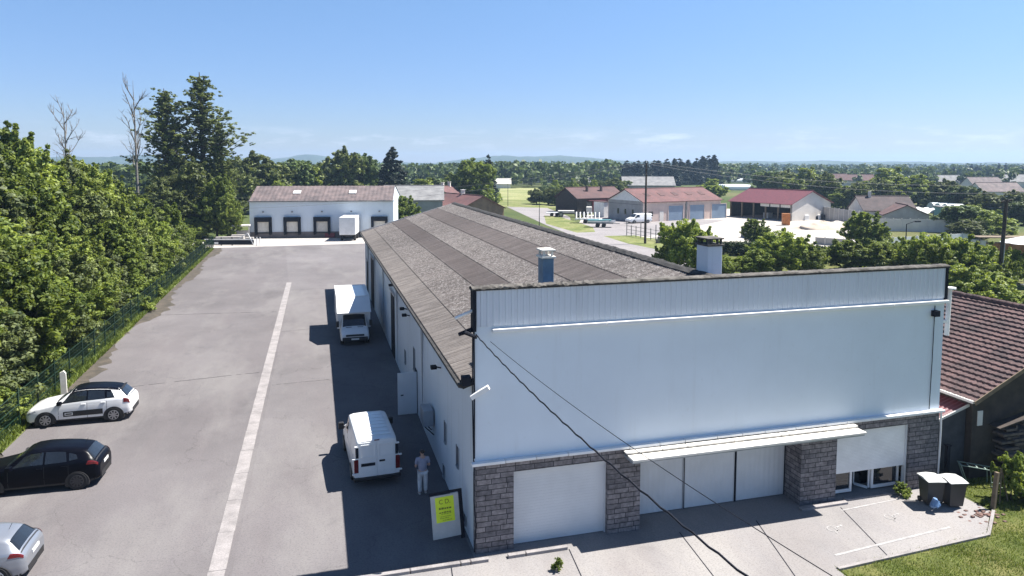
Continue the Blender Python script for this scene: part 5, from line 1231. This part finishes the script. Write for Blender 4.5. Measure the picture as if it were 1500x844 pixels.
def conifer(seed, H, Wd, n=620, per=22, size=.3, mat='leafconifer', base=.03, power=.85):
    rs = np.random.RandomState(seed); h = 1-(rs.uniform(0, 1, n)**.55); h = base+(1-base)*h
    a = rs.uniform(0, 6.283, n); tier = 1+.16*np.sin(h*H*2.1+1.5*np.sin(a*2+seed)); rr = Wd/2*((1-h)**power+.02)*tier*rs.uniform(.55, 1.04, n)
    C = np.stack([rr*np.cos(a), rr*np.sin(a), h*H], 1); V, F = leaves(rs, C, Wd*.07*(1.15-h*.6), per, size, .55, .35)
    return np_mesh('crown', V, F, mat), limbs_mesh('trunk', [([(0, 0, 0), (0, 0, H*.98)], [H*.018, H*.003])], 'bark'), H, Wd
def poplar(seed, H, Wd, nb=120, per=15, size=.2, base=.14, mat='leafpoplar'):
    rs = np.random.RandomState(seed); C, R_, segs = [], [], []
    segs.append(([(0, 0, 0), (.15, 0, H*.4), (-.1, .1, H*.75), (0, 0, H*.99)], [H*.014, H*.011, H*.006, H*.0015]))
    for i in range(nb):
        h = base+(1-base)*(i/nb)**.8; a = i*2.4+rs.uniform(-.8, .8); env = min(1.0, 1.5*(1.03-h)**.75)*(.75+.25*math.sin(h*11+a*1.5+seed*2))
        L = Wd*.5*min(1.0, env*rs.uniform(.4, 1.25)); p0 = np.array((0, 0, h*H*.95)); up_ = rs.uniform(.35, 1.0)
        e = p0+np.array((L*math.cos(a), L*math.sin(a), L*up_)); m_ = (p0+e)/2+np.array((0, 0, -.12*L)); segs.append(([tuple(p0), tuple(m_), tuple(e)], [H*.0036, H*.0024, H*.0006]))
        for j in range(max(6, int(26*L/(Wd*.5)))):
            u_ = rs.uniform(.2, 1.04); C.append(p0+(e-p0)*u_+rs.normal(size=3)*np.array((.5, .5, .55))*(.4+u_*.6)); R_.append(rs.uniform(.12, .38))
    V, F = leaves(rs, np.array(C), np.array(R_), per, size, .8, .3)
    return np_mesh('crown', V, F, mat), limbs_mesh('trunk', segs, 'bark'), H, Wd
def bare(seed, H, Wd, fork=.42, n=9):
    rs = np.random.RandomState(seed); segs = [([(0, 0, 0), (.1, 0, H*.35), (0, .1, H*.7), (.1, 0, H)], [H*.012, H*.009, H*.005, .02])]
    def grow(p, d, L, r_, lev):
        pts = [p]; q = p.copy(); dd = d.copy()
        for _ in range(4): dd = dd+rs.normal(size=3)*.1+np.array((0, 0, .12)); dd /= np.linalg.norm(dd); q = q+dd*L/4; pts.append(q.copy())
        segs.append(([tuple(x) for x in pts], list(np.linspace(r_, r_*.3, 5))))
        if lev:
            for _ in range(4):
                i = rs.randint(1, 5); d2 = dd+rs.normal(size=3)*.55; d2 /= np.linalg.norm(d2); grow(pts[i], d2, L*.5, r_*.5, lev-1)
    for i in range(n):
        h = fork+(.93-fork)*i/n; a = i*2.4+rs.uniform(-.4, .4); d = np.array((math.cos(a)*.55, math.sin(a)*.55, .85)); d /= np.linalg.norm(d)
        grow(np.array((0, 0, h*H)), d, Wd*.85*(1.1-h*.5), H*.0048, 2)
    return None, limbs_mesh('trunk', segs, 'barkdead'), H, Wd
KIND = {
 'thicket_a': broad(1, 9, 6.4, 560, 64, .135, .02, 'leafnear', .5, .075), 'thicket_b': broad(2, 9, 6.0, 520, 64, .15, .02, 'leafgrey', .55, .078),
 'thicket_c': broad(3, 9, 6.6, 560, 64, .125, .02, 'leaflight', .5, .075), 'thicket_d': broad(14, 9, 6.0, 520, 64, .14, .02, 'leafpoplar', .5, .078),
 'shrub': broad(4, 3, 3.2, 130, 60, .11, .02, 'leaflight', .45, .1), 'shrub_dark': broad(5, 3, 3.2, 130, 60, .11, .02, 'leafnear', .45, .1),
 'garden': broad(6, 5, 4.6, 380, 60, .11, .03, 'leaflight', .5, .085), 'garden_dark': broad(7, 5, 4.6, 340, 60, .12, .03, 'leafnear', .5, .09),
 'tree': broad(8, 12, 9, 380, 45, .3, .1, 'leaffar', .5, .095), 'tree_b': broad(9, 12, 8.5, 360, 45, .3, .08, 'leafpoplar', .55, .1), 'tree_light': broad(10, 12, 9, 360, 45, .3, .08, 'leaflight', .5, .1),
 'round': broad(11, 12, 12, 520, 50, .28, .06, 'leafnear', .42, .075, shoots=.04), 'cypress': conifer(1, 16, 7.5, 700, 24, .3, base=.0, power=.7), 'conifer': conifer(2, 15, 6.5, 420, 18, .42), 'conifer_b': conifer(3, 15, 5.5, 380, 18, .42, power=.7),
 'poplar': poplar(1, 30, 11), 'poplar_b': poplar(2, 30, 10), 'bare': bare(1, 28, 6), 'bare_b': bare(4, 26, 6, .35, 11),
}
def tree(kind, q, h, wd, label, group=None, cat='tree', rz=None, name=None):
    cm, tm, H, W_ = KIND[kind]
    nm = name or ('bare_tree' if 'bare' in kind else 'conifer_tree' if kind in ('cypress', 'conifer', 'conifer_b') else 'shrub' if 'shrub' in kind or 'garden' in kind else 'poplar_tree' if 'poplar' in kind else 'broadleaf_tree')
    t = thing(nm, label, cat, (q[0], q[1], 0), rnd.uniform(0, 6.28) if rz is None else rz, group); t.scale = (wd/W_, wd/W_, h/H)
    if tm: o = bpy.data.objects.new('trunk', tm); COL.objects.link(o); o.parent = t
    if cm: o = bpy.data.objects.new('crown', cm); COL.objects.link(o); o.parent = t
    return t
def ptree(kind, x, yb, yt, wpx, label, group=None, cat='tree'):
    q = G(x, yb); return tree(kind, q, HT(yt, q, x), wpx*DIST(q)/FPX, label, group, cat)
# the thicket behind the mesh fence
def PX(q):
    d = np.array((q[0], q[1], 8.0))-CAM; return 750+FPX*float(d@RT)/float(d@FW)
SX, SY = [-300, 0, 34, 68, 98, 132, 170, 200, 235, 265, 290], [150, 190, 181, 194, 222, 246, 272, 300, 306, 325, 350]
kinds = ['thicket_a', 'thicket_b', 'thicket_c', 'thicket_d']; i = 0
rows_ = {'front': 'leafy bush tree leaning over the mesh fence at the edge of the yard', 'middle': 'bushy green tree standing in the middle of the thicket behind the mesh fence', 'rear': 'tall bright green tree at the rear of the thicket behind the mesh fence', 'outer': 'tall green tree at the outer side of the thicket behind the mesh fence'}
for row, dx, sp, k_, h0 in (('front', 2.9, 3.4, .62, 7.5), ('middle', 6.4, 4.4, .9, 11), ('rear', 11.0, 5.0, 1.0, 15), ('outer', 16.5, 6.0, 1.0, 17)):
    y = 5.0 if row == 'front' else 9.0 if row == 'middle' else 24
    while y < (90 if row != 'outer' else 72):
        q = (FX(y)-dx+rnd.uniform(-.7, .7), y); top = HT(float(np.interp(PX(q), SX, SY)), q, PX(q))
        h = max(2.2, min(h0*rnd.uniform(.8, 1.1), top*rnd.uniform(.86, 1.03))); wd_ = min(max(h*.72, 3.4), 8.2)*rnd.uniform(.9, 1.15)
        kk = kinds[(i*7+i//3) % 4] if row in ('front', 'middle') else kinds[(2, 0, 1)[i % 3]]
        tree(kk, q, h, wd_, rows_[row], 'thicket trees behind the fence, '+row+' row'); y += sp*rnd.uniform(.85, 1.2)*(1 if y < 50 else 1.2); i += 1
for j in range(12):
    y = 10+j*6.8; tree('shrub' if j % 2 else 'shrub_dark', (FX(y)-1.1+rnd.uniform(-.3, .2), y), rnd.uniform(1.2, 2.4), rnd.uniform(2, 3), 'low weedy shrub growing at the foot of the mesh fence', 'low shrubs along the mesh fence', 'shrub')
for j in range(16):
    q = (rnd.uniform(-66, -42), rnd.uniform(50, 130)); tree(kinds[j % 4], q, rnd.uniform(7.5, 10), rnd.uniform(7, 9), 'green tree deep in the wood beyond the thicket', 'trees deep in the wood beyond the thicket')
# tall trees at the end of the yard
tree('poplar', G(300, 337), HT(104, G(300, 337), 300), 17, 'tallest dark airy poplar at the far left corner of the yard')
tree('poplar_b', G(248, 338), HT(128, G(248, 338), 248), 14, 'second tall poplar left of the tallest one')
tree('poplar_b', G(326, 338), HT(180, G(326, 338), 326), 9, 'shorter poplar leaning right of the tallest one')
tree('bare', G(205, 345), HT(118, G(205, 345), 195), 5.6, 'leafless dead tree with forked crown left of the two poplars', cat='dead tree')
tree('bare_b', G(102, 330), HT(150, G(102, 330), 102), 6.5, 'leafless tree with upright twigs above the left thicket', cat='dead tree')
ptree('thicket_d', 238, 352, 262, 80, 'dark broad tree under the two tall poplars')
ptree('thicket_d', 285, 348, 238, 86, 'dark leafy tree in front of the tallest poplar')
ptree('thicket_a', 318, 350, 262, 60, 'olive green bushy tree beside the loading dock building')
ptree('thicket_c', 338, 351, 285, 40, 'yellowish bush right at the left end of the loading dock building')
ptree('thicket_d', 196, 352, 285, 70, 'dark bush around the foot of the dead tree')
ptree('thicket_c', 286, 352, 318, 46, 'light green shrub at the far end of the mesh fence', cat='shrub')
# behind the dock
for kd, x, yb, yt, wp, lb in (('tree_b', 382, 312, 226, 84, 'dark green tree behind the left end of the loading dock roof'), ('tree', 438, 308, 236, 66, 'mid green tree behind the middle of the loading dock roof'), ('tree_light', 462, 307, 243, 60, 'light green tree between the two dark trees behind the loading dock'), ('tree_b', 500, 306, 219, 62, 'tall dark tree behind the right half of the loading dock roof'), ('tree', 530, 304, 228, 58, 'grey-green tree between the tall dark tree and the cypress'), ('cypress', 575, 304, 216, 60, 'dark pointed cypress behind the right end of the loading dock building'), ('thicket_c', 410, 315, 265, 46, 'light bush peeping over the loading dock roof'), ('tree_b', 352, 318, 250, 50, 'dark tree in the gap left of the loading dock roof'),
  ('garden_dark', 592, 335, 288, 52, 'dark green bush between the grey shed and the warehouse ridge'), ('tree_light', 620, 312, 262, 70, 'light green tree left of the big round tree'), ('tree', 640, 303, 262, 52, 'bright bush at the foot of the big round tree'), ('round', 690, 305, 233, 78, 'big round olive green tree behind the old red-roofed houses'), ('conifer_b', 716, 295, 227, 26, 'dark conifer peeping out behind the big round tree'), ('tree_b', 660, 300, 255, 40, 'dark tree on the left flank of the big round tree')):
    ptree(kd, x, yb, yt, wp, lb)
# bushes at the meadow and the belt beyond
for j, (x, yb, yt, wp) in enumerate(((786, 299, 277, 24), (803, 300, 276, 26), (822, 301, 274, 30), (836, 299, 280, 20))): ptree('tree_b', x, yb, yt, wp, 'dark round bush in the row at the right end of the meadow', 'dark bushes at the meadow end', 'bush')
for j in range(16):
    x = 800+j*9.5+rnd.uniform(-4, 4); ptree(('tree', 'tree_light', 'tree_b')[j % 3], x, 288+rnd.uniform(-7, 2), 266+rnd.uniform(-6, 7), rnd.uniform(16, 30), 'green tree in the belt between the meadow and the pale far hall', 'tree belt behind the garage hall')
for j in range(15):
    x = 907+j*10+rnd.uniform(-3, 3); yt = float(np.interp(x, [905, 960, 1010, 1030, 1055], [237, 233, 233, 228, 225]))+rnd.uniform(-2, 2)
    ptree(('conifer', 'conifer_b')[j % 2], x, 271+rnd.uniform(-2, 2), yt, rnd.uniform(24, 34), 'dark conifer in the dense row behind the pale far hall', 'dark conifer row behind the far hall')
for kd, x, yb, yt, wp, lb in (('tree_light', 1042, 292, 262, 40, 'light green tree at the right end of the garage hall roof'), ('tree', 1120, 290, 252, 46, 'green tree left above the barn roof'), ('tree_b', 1150, 292, 250, 48, 'dark green tree above the middle of the barn roof'), ('tree_light', 1180, 296, 246, 56, 'tall light green tree above the right end of the barn roof'), ('tree_b', 1206, 300, 254, 50, 'dark tree just right of the barn gable'), ('tree_light', 1235, 305, 272, 40, 'light bush on the grass behind the panel fence'), ('tree_b', 1252, 306, 268, 44, 'dark tree left of the dark roofed bungalow'),
  ('tree_light', 1300, 300, 246, 74, 'large yellow-green tree behind the dark roofed bungalow'), ('tree_b', 1282, 302, 262, 50, 'dark tree on the left flank of the large yellow-green tree'), ('tree_light', 1345, 302, 256, 60, 'yellow-green tree right of the largest one behind the bungalow'), ('tree_b', 1385, 308, 264, 54, 'dark tree behind the flat blue-green shed'), ('tree', 1412, 312, 274, 56, 'mid green tree right of the flat blue-green shed'), ('tree_b', 1440, 322, 282, 60, 'dark bush left of the timber pole top'), ('tree_light', 1424, 330, 300, 48, 'light green bush in front of the dark trees by the timber pole'), ('tree_b', 1478, 322, 280, 56, 'dark bush at the right edge behind the timber stack'), ('tree', 1500, 330, 296, 50, 'green bush cut by the right edge above the timber stack')):
    ptree(kd, x, yb, yt, wp, lb)
# gardens beyond the warehouse
for kd, x, yb, yt, wp, lb in (('garden', 1008, 402, 318, 76, 'leafy light green shrub tree left of the pale chimney'), ('garden', 980, 398, 350, 40, 'low green shrub at the lane edge left of the shrub tree'), ('garden_dark', 1108, 362, 322, 44, 'grey-green bush over the short grey wall at the stone yard'), ('garden', 1140, 402, 334, 84, 'broad light green bush behind the middle of the parapet'), ('garden', 1180, 402, 352, 54, 'light green bush right of the broadest one behind the parapet'), ('garden_dark', 1105, 408, 365, 60, 'shaded dark bush just right of the pale chimney'),
  ('garden_dark', 1268, 372, 312, 66, 'dark round tree in front of the dark roofed bungalow'), ('garden_dark', 1240, 398, 352, 70, 'dark green bush left of the curved street lamp'), ('garden', 1285, 400, 350, 72, 'green bush below the curved street lamp'), ('garden', 1325, 402, 352, 70, 'mid green bush right of the curved street lamp'), ('garden', 1362, 410, 338, 76, 'tall light bush behind the right end of the parapet'), ('garden', 1398, 432, 340, 84, 'tall green bush between the parapet end and the timber pole'), ('garden_dark', 1378, 440, 362, 70, 'dark bush just behind the parapet end'), ('garden', 1432, 420, 352, 70, 'light green bush left of the timber pole'), ('garden', 1412, 458, 385, 90, 'bright green bush directly behind the tiled roof'), ('garden', 1450, 458, 396, 84, 'bright green bush behind the tiled roof right of the brightest'), ('garden', 1480, 414, 362, 46, 'light bush right of the timber pole foot'), ('garden', 1490, 462, 428, 60, 'low dark green bush at the right edge above the tiled roof')):
    ptree(kd, x, yb, yt, wp, lb, cat='bush')
for kd, x, yb, yt, wp, lb in (('tree', 1400, 340, 302, 60, 'green bush behind the long low white wall'), ('tree_light', 1450, 345, 308, 60, 'light green bush left of the timber stack'), ('tree_b', 1418, 352, 322, 50, 'dark bush in front of the long low white wall'), ('garden', 1060, 408, 372, 40, 'low green shrub behind the pale chimney'), ('garden', 1462, 430, 372, 50, 'light green bush around the foot of the timber pole'), ('garden_dark', 1440, 448, 388, 70, 'dark green bush between the timber pole and the tiled roof')):
    ptree(kd, x, yb, yt, wp, lb, cat='bush')
# clipped hedge along the stone yard
rs = np.random.RandomState(77); C = []
qa, qb = np.array(G(1050, 372)), np.array(G(1245, 384))
n_ = 900
uu = rs.uniform(0, 1, n_); C = np.stack([qa[0]+(qb[0]-qa[0])*uu+rs.uniform(-.9, .9, n_), qa[1]+(qb[1]-qa[1])*uu+rs.uniform(-.9, .9, n_), rs.uniform(.1, 1.75, n_)], 1)
V, F = leaves(rs, C, np.full(n_, .32), 40, .1, .8)
o = bpy.data.objects.new('clipped_hedge', np_mesh('clipped_hedge', V, F, 'leafdark')); COL.objects.link(o); tag(o, 'long clipped dark green hedge between the garden bushes and the stone yard', 'hedge')
# vine at the lawn edge, weeds
for (x, y, h, wd_, lb) in ((20.1, -1.75, 1.75, 1.3, 'leafy creeper hanging beside the thick wooden stake'), (21.0, -1.9, 1.4, 1.7, 'green shrub right of the thick wooden stake at the edge'), (16.45, -.35, .5, .6, 'small weed tuft at the foot of the last stone pillar'), (2.25, -1.6, .38, .36, 'pale weed growing out of the forecourt at the bottom edge')):
    tree('shrub', (x, y), h, wd_, lb, cat='plant')
tree('shrub', (10.3, -5.2), .6, .35, 'thin dark weed stem at the bottom edge beside the cable', cat='plant')
# far wood: nobody could count it
def wood(name, specs, mat, seed):
    rs = np.random.RandomState(seed); Cs, Rs = [], []
    for (x0, x1, dist, h0, h1, n) in specs:
        for _ in range(n):
            d = ray(rs.uniform(x0, x1), 239); s = dist*rs.uniform(.85, 1.25)/math.hypot(d[0], d[1]); cx, cy = CAM[0]+d[0]*s, CAM[1]+d[1]*s
            h = rs.uniform(h0, h1); w_ = h*rs.uniform(.5, .85)
            for k in range(9):
                a = rs.uniform(0, 6.28); z = rs.uniform(.25, .95); rr = w_*.45*math.sqrt(max(0, 1-(2*z-1.0)**2))*rs.uniform(.5, 1); Cs.append((cx+rr*math.cos(a), cy+rr*math.sin(a), z*h)); Rs.append(w_*.22)
    V, F = leaves(rs, np.array(Cs), np.array(Rs), 9, 1.15, .85, 0, .8); V[:, 2] = np.clip(V[:, 2], 0, 60)
    o = bpy.data.objects.new(name, np_mesh(name, V, F, mat)); COL.objects.link(o); stuff(o); return o
wood('far_wood', [(-120, 420, 330, 9, 13, 330), (400, 760, 420, 9, 13, 200), (700, 900, 430, 10, 14, 170), (880, 1110, 520, 8, 12, 100), (1040, 1560, 480, 6, 10, 150), (1040, 1560, 800, 8, 12, 250), (560, 1100, 850, 9, 13, 220)], 'leaffar', 5)
wood('distant_wood', [(-150, 1600, 1300, 8, 12, 600), (-150, 1600, 1750, 8, 12, 600)], 'leafdark', 6)
for j, x in enumerate((1396, 1404, 1422, 1430, 1436, 1447, 1462, 1472, 1484, 1496)):
    ptree('conifer_b', x, 262, 240+rnd.uniform(-1.5, 5), rnd.uniform(8, 14), 'dark conifer on the right horizon behind the far roofs', 'conifers on the right horizon')
# grass blades
def blades(name, n, sampler, size, seed, mat='grassblade'):
    rs = np.random.RandomState(seed); P = sampler(rs, n); n = len(P); a = rs.uniform(0, 6.28, n); h = size*rs.uniform(.4, 1.3, n); wv = size*.16
    d = np.stack([np.cos(a), np.sin(a), np.zeros(n)], 1); t_ = np.stack([rs.normal(0, .45, n)*h, rs.normal(0, .45, n)*h, h], 1)
    V = np.stack([P-d*wv, P+d*wv, P+t_+d*wv*.2, P+t_-d*wv*.2], 1).reshape(-1, 3); o = bpy.data.objects.new(name, np_mesh(name, V, np.arange(len(V)).reshape(-1, 4), mat)); COL.objects.link(o); return stuff(o)
def lawn_s(rs, n):
    x = rs.uniform(10.6, 24, n); y = rs.uniform(-9, 3, n); k = ((y < -3.75+.055*(x-10.7)) & (x < 17)) | (x > 18.8) | ((x >= 17) & (y < -3.4+(x-17)*.7)); k &= ~((y > .35) & (x > 18.4) & (x < 20.2)) & ~((x > 20.0) & (y > 0)); keep = rs.uniform(0, 1, n) < (.55+.45*np.sin(x*1.3)*np.sin(y*1.7+x)); k &= keep
    return np.stack([x[k], y[k], np.zeros(k.sum())], 1)
blades('lawn_grass', 130000, lawn_s, .065, 3)
def verge_s(rs, n):
    y = rs.uniform(4, 90, n); x = -18.3-.014*y-rs.uniform(-.35, 1.6, n); return np.stack([x, y, np.zeros(n)], 1)
blades('verge_grass', 45000, verge_s, .24, 4)
